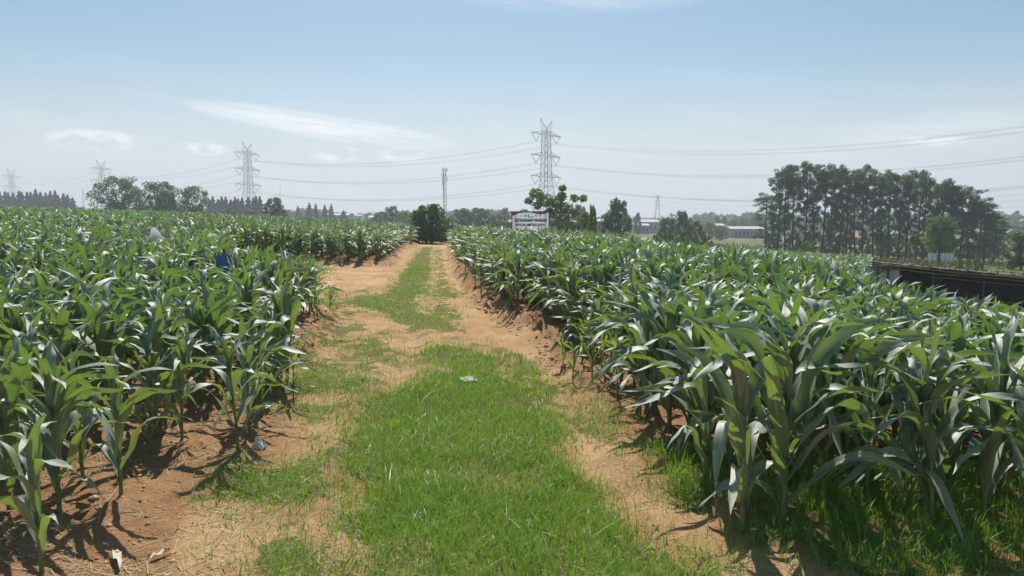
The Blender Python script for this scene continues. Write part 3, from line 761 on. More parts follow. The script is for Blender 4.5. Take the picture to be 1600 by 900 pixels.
B = [
    ('spreading_tree', 190, 275, 100, 150, 'open', 'largest spreading dark tree rising above the left corn field'),
    ('spreading_tree', 246, 282, 92, 146, 'open', 'spreading dark tree adjoining the largest one above the left field'),
    ('spreading_tree', 262, 296, 40, 140, 'dark', 'lower dense tree at the right shoulder of the twin spreading trees'),
    ('spreading_tree', 303, 290, 60, 150, 'open', 'single dark tree between the spreading pair and the far casuarinas'),
    ('round_tree', 430, 307, 42, 150, 'dark', 'rounded dark tree right of the second large pylon'),
    ('round_tree', 355, 326, 40, 170, 'dark', 'low dark tree under the far casuarinas'),
    ('round_tree', 395, 328, 40, 170, 'dark', 'low dark tree left of the rounded dark tree'),
    ('bush_tree', 612, 321, 30, 210, 'dark', 'small dark tree in the open horizon gap left of the track bush'),
    ('bush_tree', 596, 330, 34, 205, 'mid', 'low green tree just left of the small dark horizon tree'),
    ('bush_tree', 632, 330, 34, 205, 'mid', 'low green tree just right of the small dark horizon tree'),
    ('track_bush', 674, 317, 78, 62, 'boxy', 'big dark bush standing at the far end of the dirt track'),
    ('track_bush', 655, 326, 32, 60.5, 'boxy', 'left dark bush against the big one at the end of the track'),
    ('track_bush', 646, 347, 26, 61, 'bush', 'low bush at the left foot of the big bush at the track end'),
    ('track_bush', 703, 352, 26, 61, 'bush', 'low bush at the right foot of the big bush at the track end'),
    ('track_bush', 694, 336, 24, 66, 'mid', 'greener bush at the right side of the track end'),
    ('background_tree', 722, 325, 46, 190, 'dark', 'grey green background tree right of the slim mast'),
    ('background_tree', 752, 324, 50, 190, 'dark', 'wider grey green background tree midway from mast to sign'),
    ('background_tree', 778, 333, 40, 185, 'mid', 'low green background tree left of the sign'),
    ('background_tree', 788, 324, 22, 260, 'dark', 'small far tree poking up left of the sign'),
    ('background_tree', 820, 326, 26, 260, 'dark', 'small far tree behind the sign top'),
    ('background_tree', 905, 318, 30, 190, 'dark', 'dark tree far behind the clustered-leaf tree'),
    ('shrub_tree', 915, 330, 40, 78, 'mid', 'light green leafy shrub tree between clustered-leaf tree and dark tree'),
    ('shrub_tree', 926, 318, 20, 76, 'mid', 'thin light green shoot tree just right of the leafy shrub tree'),
    ('shrub_tree', 890, 345, 34, 80, 'mid', 'low green shrub tree under the clustered-leaf tree'),
    ('dense_tree', 966, 309, 48, 105, 'dark', 'tall dense dark tree right of the sign, tapering to the top'),
    ('dense_tree', 950, 330, 30, 104, 'dark', 'lower dark tree touching the left side of the tall dense tree'),
    ('background_tree', 996, 331, 14, 260, 'dark', 'small grey tree right beside the tall dense tree'),
    ('dense_tree', 1068, 328, 34, 130, 'dark', 'dark pointed tree in the middle of the right horizon'),
    ('dense_tree', 1042, 339, 42, 128, 'dark', 'lower dark tree left of the pointed tree'),
    ('dense_tree', 1086, 344, 34, 128, 'dark', 'lower dark tree right of the pointed tree'),
    ('background_tree', 1108, 346, 34, 230, 'mid', 'low grey green tree right of the dark pointed group'),
    ('background_tree', 1120, 337, 13, 360, 'dark', 'left one of two small trees on the right horizon'),
    ('background_tree', 1131, 337, 13, 360, 'dark', 'right one of two small trees on the right horizon'),
    ('background_tree', 1146, 342, 22, 330, 'dark', 'far rounded tree above the long shed roof'),
    ('background_tree', 1162, 341, 22, 330, 'dark', 'far rounded tree above the right half of the long shed'),
    ('background_tree', 1180, 337, 20, 300, 'dark', 'pale far tree just left of the eucalyptus row'),
    ('background_tree', 1125, 352, 30, 220, 'mid', 'low tree at the left end of the long shed'),
    ('low_shrub', 1050, 365, 32, 84, 'bush', 'round dark green shrub beyond the corn, below the pointed tree'),
    ('low_shrub', 1026, 366, 22, 84, 'bush', 'small shrub left of the round shrub beyond the corn'),
    ('low_shrub', 1080, 368, 28, 86, 'bush', 'low shrub between the round shrub and the bright one'),
    ('low_shrub', 1104, 368, 24, 84, 'bush', 'bright green shrub at the start of the open meadow'),
    ('front_tree', 1470, 337, 60, 84, 'stem', 'green leafy tree in front of the eucalyptus row near the white wall'),
    ('front_tree', 1600, 362, 60, 72, 'dark', 'dark tree at the right edge of the view'),
    ('background_tree', 1536, 362, 38, 125, 'mid', 'light green small tree right of the eucalyptus row'),
    ('background_tree', 1562, 364, 34, 125, 'mid', 'light green small tree before the dark edge tree'),
    ('background_tree', 1566, 346, 34, 240, 'dark', 'hazy tree far behind at the right end'),
    ('background_tree', 1592, 352, 30, 240, 'dark', 'hazy low tree at the far right edge'),
    ('yellow_shrub', 1264, 376, 26, 96, 'yellow', 'bright yellow green shrub at the foot of the eucalyptus row'),
    ('yellow_shrub', 1503, 402, 15, 62, 'yellow', 'small yellow green shrub just above the shed roof'),
    ('yellow_shrub', 1517, 405, 11, 61, 'yellow', 'smallest yellow green shrub between two others above the shed roof'),
    ('yellow_shrub', 1532, 402, 20, 62, 'yellow', 'widest yellow green shrub above the shed roof'),
]
for nm, p, yt, w_, Y, kd, lab in B:
    tree(nm, p, yt, w_, Y, kd, lab, 'shrub' if 'shrub' in nm and 'tree' not in nm or 'bush' in nm and Y < 70 else 'tree')
# the eucalyptus row
ordw = ['first', 'second', 'third', 'fourth', 'fifth', 'sixth', 'seventh', 'eighth', 'ninth', 'tenth', 'eleventh', 'twelfth', 'thirteenth', 'fourteenth', 'fifteenth', 'sixteenth', 'seventeenth', 'eighteenth', 'nineteenth', 'twentieth', 'twenty-first', 'twenty-second', 'twenty-third', 'twenty-fourth', 'twenty-fifth', 'twenty-sixth', 'twenty-seventh']
E = [(1200, 300), (1214, 262), (1226, 256), (1240, 252), (1256, 248), (1271, 256), (1284, 255), (1298, 258), (1311, 256), (1325, 266), (1338, 260), (1352, 257), (1366, 264), (1379, 268), (1392, 263), (1405, 267), (1418, 266), (1432, 264), (1446, 270), (1460, 280), (1474, 277), (1488, 285), (1502, 286), (1516, 296), (1530, 308), (1543, 320), (1554, 332)]
for k, (p, yt) in enumerate(E):
    Y = 120 - 16 * (k / len(E)) + g.uniform(-2.5, 2.5)
    tree('eucalyptus', p + g.uniform(-2, 2), yt, 40 if k > 20 else 34, Y, 'euc', 'tall slender eucalyptus, %s from the left end of the row' % ordw[k], 'tree', 'eucalyptus trees in the row')
# undergrowth at the feet of the row
for k, p in enumerate(range(1212, 1560, 27)):
    tree('undergrowth_shrub', p + g.uniform(-5, 5), 366 + g.uniform(-8, 8) + (p - 1200) * .03, 34, 124 - k * .8, 'bush' if k % 3 else 'mid', 'dark bushy undergrowth shrub between the trunks of the eucalyptus row', 'shrub', 'undergrowth under the eucalyptus row')
# clustered-leaf tree behind the sign
def cluster_tree():
    Y = 67; x0 = PX(870, Y); z0 = gz(x0, Y); e = empty('broadleaf_tree', (x0, Y, z0)); gg = np.random.default_rng(9)
    tag(e, 'open branching tree with leaves in round clusters behind the sign', 'tree')
    tr = MB(); k1 = (0, 0, 1.0); tr.tube([(0, 0, -.05), (.03, 0, .5), k1], [.10, .085, .07], 7)
    tr.tube([(-.35, .1, -.05), (-.3, .1, .6), (-.25, 0, 1.4)], [.07, .06, .05], 6)
    parts = []
    for px_, py_, rpx, yo, n in ((837, 303, 11, -.2, 260), (826, 314, 7, .2, 150), (839, 321, 8, -.3, 150), (852, 313, 13, 0, 380), (866, 326, 13, .3, 300), (879, 294, 6.5, .1, 140), (877, 307, 9, 0, 220), (870, 316, 12, -.4, 300), (885, 325, 12, .4, 300), (897, 310, 7.5, 0, 160), (911, 310, 7.5, .2, 150), (858, 335, 12, .3, 220), (880, 340, 13, -.3, 260), (898, 333, 9, 0, 160), (872, 352, 14, 0, 260)):
        c = Vector((PX(px_, Y) - x0, yo, PZ(py_, Y) - z0)); rad = rpx / F * Y
        parts.append(leaf_quads(blob_pts(c, rad, n, gg, .35), np.full(n, .13), gg, .2, 1.9, np.clip(gg.random(n) * .6 + (.35 if px_ in (852, 866) else 0), 0, .99)))
        m = (Vector(k1) + c) / 2 + Vector((c.x * .15, 0, -.12)); tr.tube([k1, m, c], [.045, .03, .014], 5)
    tr.build('trunk', M['bark'], e, True); V, Q, A = cat(parts); link('crown', mesh_np('crown', V, Q, [M['mid_tree']], A, smooth=False), e)
cluster_tree()
# far-off woods closing the horizon
def woods():
    g2 = np.random.default_rng(90); parts = []
    for k in range(430):
        a = R(-46 + 92 * g2.random()); d = g2.uniform(430, 760); x, y = math.sin(a) * d, math.cos(a) * d; z0 = gz(x, y)
        px_ = 800 + math.tan(a) * F
        hh = g2.uniform(5, 9) * (1.25 if px_ > 1050 else 1.0) * (.75 if 520 < px_ < 600 else 1); rr = g2.uniform(6, 13); n = 130
        P = g2.normal(0, 1, (n, 3)); P /= np.linalg.norm(P, axis=1)[:, None]; P *= (.6 + .4 * g2.random((n, 1)))
        P = P * np.array([rr, rr, hh * .5]) + np.array([x, y, z0 + hh * .5]); P[:, 2] = np.maximum(P[:, 2], z0)
        parts.append(leaf_quads(P, np.full(n, 1.3), g2, 0, 1.3))
    V, Q, A = cat(parts); tag(link('far_woods', mesh_np('far_woods', V, Q, [M['dark_tree']], A, smooth=False)), 'hazy far-off woods along the horizon', 'woods', kind='stuff')
woods()
def meadow_tufts():
    g2 = np.random.default_rng(91); n = 14000
    y = g2.uniform(64, 170, n); x = g2.uniform(-.2, .8, n) * y
    k = fbm(x * .12, y * .12, 70) > .45; x, y = x[k], y[k]; n = len(x)
    V, Q, A = blades(x, y, ground_h(x, y, False), g2.uniform(.25, .7, n), np.full(n, .28), g2.random(n), g2, 1, .3)
    tag(link('meadow_weeds', mesh_np('meadow_weeds', V, Q, [M['weed']], A)), 'rough weeds and tall grass over the meadow beyond the right field', 'weeds', kind='stuff')
meadow_tufts()

# ------------------------------------------------------------------ pylons and wires
ARMS = (53.0, 40.7, 28.7); ALEN = (16.8, 16.8, 17.4)
def make_pylon():
    root = empty('pylon'); b = MB()
    def hw(z): return 6.4 - (6.4 - 2.5) * min(1, z / 26.0) if z < 26 else 2.5 - .7 * (z - 26) / 29
    lv = [0, 7, 13, 18.5, 23, 26.5, 31, 35, 39, 43, 47, 51, 55]
    for a in range(len(lv) - 1):
        z0, z1 = lv[a], lv[a + 1]; h0, h1 = hw(z0), hw(z1); cs = [(-1, -1), (1, -1), (1, 1), (-1, 1)]
        for q in range(4):
            x, y = cs[q]; X, Y = cs[(q + 1) % 4]
            b.bar((x * h0, y * h0, z0), (x * h1, y * h1, z1), .30); t = .13
            b.bar((x * h0, y * h0, z0), (X * h1, Y * h1, z1), t); b.bar((X * h0, Y * h0, z0), (x * h1, y * h1, z1), t)
            b.bar((x * h1, y * h1, z1), (X * h1, Y * h1, z1), t)
    b.build('lattice_body', M['steel'], root)
    for z, L in zip(ARMS, ALEN):
        for s in (-1, 1):
            m = MB(); h = hw(z); tip = (s * L, 0, z)
            for y in (-1, 1):
                m.bar((s * h, y * h, z), tip, .20); m.bar((s * h, y * h, z + 2.1), tip, .16)
                for f0, f1 in ((0, .33), (.33, .66)):
                    pa = Vector((s * h, y * h, z + 2.1)).lerp(Vector(tip), f0); pb = Vector((s * h, y * h, z)).lerp(Vector(tip), f1); m.bar(pa, pb, .09)
                    m.bar(pb, Vector((s * h, y * h, z + 2.1)).lerp(Vector(tip), f1), .09)
            for f0 in (.25, .5, .75): m.bar(Vector((s * h, -h, z)).lerp(Vector(tip), f0), Vector((s * h, h, z)).lerp(Vector(tip), f0), .09)
            m.build('crossarm', M['steel'], root)
            v = MB(); lo = (s * (L - 5.6), 0, z - 4.6)
            v.tube([(s * (L - .8), 0, z), lo], .17, 6); v.tube([(s * (L - 10.6), 0, z), lo], .17, 6)
            v.build('insulator', M['insulator'], root)
    for s in (-1, 1):
        m = MB(); tip = (s * 6.6, 0, 62)
        for y in (-1, 1):
            m.bar((s * 2.0, y * 2.0, 55), tip, .18); m.bar((0, y * 1.4, 55), tip, .14)
            m.bar((s * 2.0, y * 2, 55), (s * 3.0, 0, 58.2), .09)
        m.build('earth_wire_horn', M['steel'], root)
    return root
def copy_tree(o, parent=None):
    c = o.copy(); C.objects.link(c)
    if parent is not None: c.parent = parent
    for ch in [k for k in sc.objects if k.parent == o]: copy_tree(ch, c)
    return c
PYL = [(853, 436, 186), (390, 560, 222), (162, 740, 250), (22, 890, 264)]
plab = ['largest pylon, rising behind the sign and the clustered-leaf tree', 'second largest pylon, standing above the far casuarinas', 'faint pylon left of the big spreading tree', 'smallest faintest pylon at the left edge of the view']
pp = []
for (px_, Y, yt) in [(1684 + 40, 305, 0)] + PYL: pp.append((PX(px_, Y), Y))
ldir = math.atan2(pp[4][1] - pp[1][1], pp[4][0] - pp[1][0])
base = make_pylon(); pylons = []
for k, (px_, Y, yt) in enumerate(PYL):
    o = base if k == 0 else copy_tree(base)
    x = PX(px_, Y); z0 = gz(x, Y); h = PZ(yt, Y) - z0
    o.location = (x, Y, z0); pa = math.pi / 2 - math.atan2(x, Y) - math.asin((.52, .57, .62, .60)[k]); o.rotation_euler = (0, 0, pa); o.scale = (h / 62,) * 3
    tag(o, plab[k], 'pylon', 'pylons of the high voltage line'); pylons.append((x, Y, z0, h / 62, pa))
pylons.insert(0, (pp[0][0], pp[0][1], gz(*pp[0]), 1.0, pylons[0][4]))
lvn = ['top', 'middle', 'lowest']; spn = ['right of the largest pylon', 'between the two largest pylons', 'between the second and third pylon', 'between the two faintest pylons']
for k in range(4):
    a, b_ = pylons[k], pylons[k + 1]
    for q, (z, L) in enumerate(zip(ARMS, ALEN)):
        for s in (-1, 1):
            def att(p): return Vector((p[0], p[1], p[2])) + Vector((math.cos(p[4]), math.sin(p[4]), 0)) * (s * (L - 5.6) * p[3]) + Vector((0, 0, (z - 4.8) * p[3]))
            p, r_ = att(a), att(b_); pts = []
            for i in range(29):
                t = i / 28; c = p.lerp(r_, t); c.z -= (8.0 if k else 9.5) * 4 * t * (1 - t); pts.append(c)
            m = MB()
            for off in (-.22, .22): m.tube([c + Vector((0, 0, off)) for c in pts], .042, 4)
            tag(m.build('power_cable', M['wire']), '%s %s cable %s' % ('nearer' if s < 0 else 'farther', lvn[q], spn[k]), 'power cable', 'cables of the high voltage line')
# small far pylon on the right and its cables, far-left pole, slim telecom mast
def small_pylon():
    Y = 620; x = PX(1027, Y); z0 = gz(x, Y); h = PZ(305, Y) - z0; e = empty('small_pylon', (x, Y, z0)); b = MB()
    tag(e, 'thin far pylon on the horizon left of the pointed tree group', 'pylon')
    for a in range(6):
        z_, z2 = h * a / 6, h * (a + 1) / 6; w0, w1 = 2.6 * (1 - a / 6 * .82), 2.6 * (1 - (a + 1) / 6 * .82)
        cs = [(-1, -1), (1, -1), (1, 1), (-1, 1)]
        for q in range(4):
            b.bar((cs[q][0] * w0, cs[q][1] * w0, z_), (cs[q][0] * w1, cs[q][1] * w1, z2), .22); b.bar((cs[q][0] * w0, cs[q][1] * w0, z_), (cs[(q + 1) % 4][0] * w1, cs[(q + 1) % 4][1] * w1, z2), .12)
    b.build('lattice_body', M['steel'], e)
    for f in (.96, .82, .68):
        m = MB(); m.bar((-3.2, 0, h * f), (3.2, 0, h * f), .2); m.bar((-3.2, 0, h * f), (0, 0, h * f + 1.2), .12); m.bar((3.2, 0, h * f), (0, 0, h * f + 1.2), .12); m.build('crossarm', M['steel'], e)
        c = MB(); c.tube([(x + t * 230, Y - t * 190, z0 + h * f - 7 * 4 * t * (1 - t) ) for t in np.linspace(0, 1, 15)], .05, 4)
        tag(c.build('power_cable', M['wire']), '%s thin cable running right from the thin far pylon' % {.96: 'upper', .82: 'middle', .68: 'lower'}[f], 'power cable', 'cables of the thin far pylon')
small_pylon()
def mast(px_, yt, Y, hw, label, name, ant):
    x = PX(px_, Y); z0 = gz(x, Y); h = PZ(yt, Y) - z0; e = empty(name, (x, Y, z0)); b = MB(); n = 14
    for a in range(n):
        z_, z2 = h * a / n, h * (a + 1) / n
        cs = [(math.cos(t), math.sin(t)) for t in (.3, 2.4, 4.5)]
        for q in range(3):
            b.bar((cs[q][0] * hw, cs[q][1] * hw, z_), (cs[q][0] * hw, cs[q][1] * hw, z2), .28 * hw); b.bar((cs[q][0] * hw, cs[q][1] * hw, z_), (cs[(q + 1) % 3][0] * hw, cs[(q + 1) % 3][1] * hw, z2), .16 * hw)
    b.build('lattice_body', M['steel'], e); tag(e, label, 'mast')
    if ant:
        for f, a in ((.97, .2), (.97, 2.3), (.97, 4.4), (.88, 1.2), (.88, 3.3), (.80, .2), (.80, 2.4), (.72, 4.0)):
            m = MB(); c, s = math.cos(a) * hw * 1.5, math.sin(a) * hw * 1.5; m.box((c, s, h * f), (.45, .35, 2.0), a); m.bar((0, 0, h * f), (c, s, h * f), .12); m.build('antenna', M['white'], e)
        m = MB(); m.bar((0, 0, h), (0, 0, h + 1.6), .1); m.build('lightning_rod', M['steel'], e)
mast(695, 263, 420, .95, 'slim telecom mast with panel antennas behind the track bush', 'telecom_mast', True)
mast(132, 297, 700, .5, 'very thin far mast left of the largest spreading tree', 'thin_mast', False)
mast(439, 291, 700, .4, 'very thin far mast above the rounded dark tree', 'thin_mast', False)

# ------------------------------------------------------------------ the sign
def sign():
    Y = 58.0; xl_, xr_ = PX(800.5, Y), PX(857.5, Y); W = xr_ - xl_; zt, zb = PZ(331.5, Y), PZ(361.5, Y); Hh = zt - zb; cx = (xl_ + xr_) / 2
    z0 = gz(cx, Y); e = empty('billboard', (cx, Y, z0)); e.rotation_euler = (0, 0, 0)
    tag(e, 'white and red billboard with two lines of black capitals above the corn', 'billboard')
    zc = (zt + zb) / 2 - z0
    b = MB(); b.box((0, 0, zc), (W, .04, Hh)); b.build('board', M['banner'], e)
    fr = MB(); t = .07
    fr.box((-W / 2 - t / 2, -.005, zc), (t, .09, Hh + 2 * t)); fr.box((W / 2 + t / 2, -.005, zc), (t, .09, Hh + 2 * t))
    fr.box((0, -.005, zc + Hh / 2 + t / 2), (W - .004, .08, t)); fr.box((0, -.005, zc - Hh / 2 - t / 2), (W - .004, .08, t)); fr.build('frame', M['blacksteel'], e)
    for s in (-1, 1):
        p = MB(); p.box((s * (W / 2 - .25), .09, (zc + Hh / 2) / 2 - .05), (.09, .09, zc + Hh / 2)); p.build('post', M['blacksteel'], e)
    def sw(pts):   # red printed swoosh: polygon a few mm proud of the board
        m = MB(); n = len(pts); v = [(x, -.024, zc + z) for x, z in pts] + [(x, -.019, zc + z) for x, z in pts]
        m.add(v, [tuple(range(n)), tuple(range(2 * n - 1, n - 1, -1))] + [(i, (i + 1) % n, n + (i + 1) % n, n + i) for i in range(n)]); m.build('red_corner', M['red'], e)
    a, h2 = W / 2 - .01, Hh / 2 - .01
    sw([(-a, h2 - .28), (-a, h2), (-a + 1.05, h2), (-a + .55, h2 - .07), (-a + .2, h2 - .20)])
    sw([(.05, h2), (a, h2), (a - .28, h2 - .12), (.75, h2 - .17), (.35, h2 - .10)])
    sw([(a, -h2), (a, -h2 + .28), (a - .22, -h2 + .18), (a - .5, -h2 + .08), (a - .85, -h2)])
    sw([(-.15, -h2), (-.5, -h2 + .11), (-.85, -h2 + .15), (-1.2, -h2 + .10), (-a + .2, -h2)])
    def text(s, z, size, width, nm):
        cu = bpy.data.curves.new(nm, 'FONT'); cu.body = s; cu.size = size; cu.align_x = 'CENTER'; cu.offset = .018; cu.extrude = .003
        o = bpy.data.objects.new(nm, cu); C.objects.link(o); bpy.context.view_layer.update(); dg = bpy.context.evaluated_depsgraph_get()
        me = bpy.data.meshes.new_from_object(o.evaluated_get(dg)); bpy.data.objects.remove(o)
        xs = [v.co.x for v in me.vertices]; ys = [v.co.y for v in me.vertices]; w_ = max(xs) - min(xs); mx_ = (max(xs) + min(xs)) / 2
        for v in me.vertices: v.co = Vector(((v.co.x - mx_) * width / w_, -.026 - v.co.z, zc + z + (v.co.y - min(ys)) * size / (max(ys) - min(ys))))
        me.materials.clear(); me.materials.append(M['ink']); me.update(); link(nm, me, e)
    text('KETAHANAN PANGAN', -.02, .27, W * .87, 'lettering'); text('POLDA METRO JAYA', -.40, .27, W * .80, 'lettering')
    for x, r_ in ((-.72, .05), (-.42, .075), (-.18, .075), (.42, .065), (.74, .06)):
        m = MB(); m.tube([(x, -.023, zc + h2 - .27), (x, -.030, zc + h2 - .27)], r_, 9); m.build('emblem', M['greyprint'] if x < .4 else M['red'] if x > .7 else M['ink'], e)
    m = MB(); m.box((.05, -.026, zc + h2 - .36), (.42, .006, .06)); m.build('emblem_band', M['greyprint'], e)
sign()

# ------------------------------------------------------------------ the low shed on the right
M['net'] = mat_plain('dark_net', (.018, .020, .020), .9, 0, .5, 2.0)
M['tarp'] = mat_plain('pale_tarp', (.55, .63, .70), .6, 0, .2, 2.5)
M['bamboo'] = mat_plain('weathered_bamboo', (.20, .14, .09), .8, 0, .35, 5)
M['thatch'] = mat_plain('roof_litter', (.11, .105, .075), .95, 0, .55, 6, .8)
M['litter'] = mat_leaf('roof_debris', (.10, .10, .06), (.34, .33, .27), (.2, .2, .1), .1, .8, False, .2)
M['woodpost'] = mat_plain('grey_post', (.10, .09, .10), .8, 0, .3, 5)
def shed():
    Y = 28.5; x0 = PX(1367, Y); TH = R(20)
    def sp(px):   # distance along the front wall of what the photo shows at column px
        k = ray(px, 420); k = k[0] / k[1]; return (k * Y - x0) / (math.cos(TH) + k * math.sin(TH))
    L = sp(1650); s6 = sp(1600); zl = PZ(408, Y) - .02; zr = zl + (PZ(430, Y - s6 * math.sin(TH)) - .02 - zl) * L / s6
    e = empty('animal_shed', (x0, Y, gz(x0, Y)), -TH); g0 = e.location.copy(); D = 1.4
    tag(e, 'long low dark shed with netting walls and a littered flat roof', 'shed')
    def zt(x): return zl + (zr - zl) * x / L - g0.z
    def gl(x): return gz(x0 + x * math.cos(TH), Y - x * math.sin(TH)) - g0.z
    r = MB(); N = 26
    v = []
    for j, (dy, th) in enumerate(((-.25, 0), (D, -.03))):
        for i in range(N + 1):
            x = -.12 + (L + .2) * i / N; zz = zt(x) + th + .015 * math.sin(i * 2.3 + j); v += [(x, dy, zz - .05), (x, dy, zz)]
    n2 = 2 * (N + 1); f = []
    for i in range(N):
        a = 2 * i; f += [(a + 1, a + 3, n2 + a + 3, n2 + a + 1), (a, n2 + a, n2 + a + 2, a + 2), (a, a + 2, a + 3, a + 1), (n2 + a, n2 + a + 1, n2 + a + 3, n2 + a + 2)]
    f += [(0, 1, n2 + 1, n2), (2 * N, n2 + 2 * N, n2 + 2 * N + 1, 2 * N + 1)]
    r.add(v, f); rf = r.build('roof', M['thatch'], e)
    gg = np.random.default_rng(4); n = 420; P = np.stack([gg.uniform(0, L, n), gg.uniform(-.2, D, n), np.zeros(n)], -1); P[:, 2] = zt(P[:, 0]) + -P[:, 1] * .015 + gg.uniform(.01, .07, n)
    V, Q, A = leaf_quads(P, np.full(n, .05), gg, .0, 2.0); link('roof_litter', mesh_np('roof_litter', V, Q, [M['litter']], A, smooth=False), rf)['kind'] = 'stuff'
    for k, dz in enumerate((-.09, -.20)):
        m = MB(); pts = [(x, -.28 + .1 * k, zt(x) + dz + .02 * math.sin(x * 1.7 + k)) for x in np.linspace(-.1, L, 12)]; m.tube(pts, .032, 6); m.build('eave_pole', M['bamboo'], e)
    pxs = [1371, 1387, 1458, 1537, 1617]
    for q in pxs:
        x = sp(q); m = MB(); m.bar((x, -.12, gl(x) - .2), (x, -.12, zt(x) - .06), .085 if q < 1400 else .06); m.build('post', M['woodpost'], e)
    for q in pxs[:1] + pxs[2:]:
        x = sp(q); m = MB(); m.bar((x, D - .1, gl(x) - .2), (x, D - .1, zt(x) + .05), .08); m.build('post', M['woodpost'], e)
    xs = [sp(1389), L]
    m = MB(); N = 20
    for i in range(N):
        a, b_ = xs[0] + (xs[1] - xs[0]) * i / N, xs[0] + (xs[1] - xs[0]) * (i + 1) / N; ya, yb = .25 + .04 * math.sin(i * 1.9), .25 + .04 * math.sin((i + 1) * 1.9)
        m.add([(a, ya, gl(a) - .1), (b_, yb, gl(b_) - .1), (b_, yb, zt(b_) - .05), (a, ya, zt(a) - .05), (a, ya + .02, gl(a) - .1), (b_, yb + .02, gl(b_) - .1), (b_, yb + .02, zt(b_) - .05), (a, ya + .02, zt(a) - .05)], [(0, 1, 2, 3), (7, 6, 5, 4)])
    m.build('net_wall', M['net'], e, True)
    m = MB()
    for yy in (-.05, D - .2): pass
    m.box((L + .02, D / 2, zt(L) - 1.0), (.03, D - .3, 1.8)); m.build('end_wall', M['net'], e)
    m = MB(); m.box((L / 2 + .4, D - .05, (zt(L / 2) + gl(L / 2)) / 2 - .3), (L - 1.0, .03, 1.6)); m.build('back_wall', M['net'], e)
    # pale tarp at the open left end, sagging
    m = MB(); n = 10
    for i in range(n + 1):
        for j in range(7):
            x = -.18 + 1.15 * i / n; z = zt(0) - .10 - 1.0 * j / 6 * (1 - .15 * math.sin(i)); cut = max(0, (x - .55)) * 1.2
            z = max(z, zt(0) - 1.1 + cut) if x > .55 else z
            m.v.append((x - .10 * j / 6, .12 + .05 * math.sin(i * 1.3 + j), z - (.08 if i else 0)))
    for i in range(n):
        for j in range(6): a = i * 7 + j; m.f.append((a, a + 1, a + 8, a + 7))
    o = m.build('tarp', M['tarp'], e, True); md = o.modifiers.new('thickness', 'SOLIDIFY'); md.thickness = .006
    for q, (a, b_, hf) in enumerate(((sp(1371), L, .52), (1.9, L, .18))):
        m = MB(); m.tube([(x, -.17, zt(x) - (zt(x) - gl(x)) * hf + .01 * math.sin(x * 3)) for x in np.linspace(a, b_, 10)], .018, 5); m.build('rail', M['bamboo'], e)
    m = MB(); x = sp(1371); m.bar((x + .03, -.16, zt(x) - .45), (x + .34, -.16, zt(x) - .15), .035); m.build('brace', M['woodpost'], e)
shed()

# ------------------------------------------------------------------ far buildings
M['zinc'] = mat_plain('pale_zinc_roof', (.34, .35, .36), .7, 0, .3, .5)
M['wallpale'] = mat_plain('pale_wall', (.24, .25, .25), .8, 0, .15, .5)
M['wallwhite'] = mat_plain('white_wall', (.70, .72, .74), .8, 0, .06, .8)
M['tile'] = mat_plain('reddish_tile', (.36, .17, .11), .8, 0, .2, .8)
M['dark'] = mat_plain('dark_opening', (.03, .035, .04), .5, 0, .1)
def building(px0, px1, ytop, ybot, Y, roofm, wallm, label, name='warehouse', rise=.25, dep=12, nwin=4):
    xa, xb = PX(px0, Y), PX(px1, Y); L = xb - xa; cx = (xa + xb) / 2; z0 = min(gz(xa, Y), gz(xb, Y)) - .3; zt = PZ(ytop, Y); ze = PZ(ytop + (ybot - ytop) * rise, Y)
    e = empty(name, (cx, Y, z0)); tag(e, label, 'building'); top, eav = zt - z0, ze - z0
    m = MB(); m.box((0, dep / 2, eav / 2), (L * .96, dep, eav)); m.build('wall', M[wallm], e)
    m = MB(); ov = .4
    for s in (0, 1):
        yo, yi = (-ov, dep / 2) if s == 0 else (dep + ov, dep / 2)
        v = [(-L / 2, yo, eav), (L / 2, yo, eav), (L / 2, yi, top), (-L / 2, yi, top)]; v += [(x, y, z + .15) for x, y, z in v]
        m.add(v, [(0, 1, 2, 3), (4, 7, 6, 5), (0, 4, 5, 1), (1, 5, 6, 2), (3, 2, 6, 7), (0, 3, 7, 4)])
    m.build('roof', M[roofm], e)
    m = MB()
    m.add([(-L * .478, 0, eav), (-L * .478, dep, eav), (-L * .478, dep / 2, top - .02), (L * .478, 0, eav), (L * .478, dep, eav), (L * .478, dep / 2, top - .02)], [(0, 1, 2), (3, 5, 4)]); m.build('gable', M[wallm], e)
    for k in range(nwin):
        x = -L / 2 * .8 + L * .8 * (k + .5) / nwin; m = MB(); h = eav * .35
        m.box((x, -.02, eav * .55), (L / nwin * .35, .06, h)); m.build('window', M['dark'], e)
building(996, 1031, 343.5, 352, 330, 'zinc', 'wallpale', 'upper pale-roofed warehouse between the dense tree and the thin pylon', rise=.45)
building(992, 1016, 350, 357, 300, 'zinc', 'wallpale', 'lower pale-roofed warehouse beside the tall dense tree', rise=.4)
building(1142, 1196, 354.5, 368, 255, 'zinc', 'wallpale', 'long grey shed with pale roof at the far side of the meadow', rise=.28, nwin=7)
building(1120, 1134, 350, 356, 280, 'zinc', 'wallwhite', 'small pale-roofed house left of the long grey shed', 'house', .5, 8, 2)
building(552, 566, 335.5, 339, 380, 'zinc', 'wallwhite', 'leftmost tiny white building in the open horizon gap', 'house', .5, 8, 2)
building(575, 590, 337, 342, 330, 'zinc', 'wallwhite', 'middle tiny white building in the open horizon gap', 'house', .6, 8, 2)
building(580, 588, 332.5, 336, 420, 'zinc', 'wallwhite', 'tiny far white building above the middle one', 'house', .5, 8, 1)
building(508, 545, 334, 339, 360, 'zinc', 'wallpale', 'long low pale roof under the thin far casuarinas', rise=.5)
building(782, 800, 344, 352, 185, 'tile', 'wallpale', 'reddish-roofed house just left of the sign', 'house', .5, 9, 2)
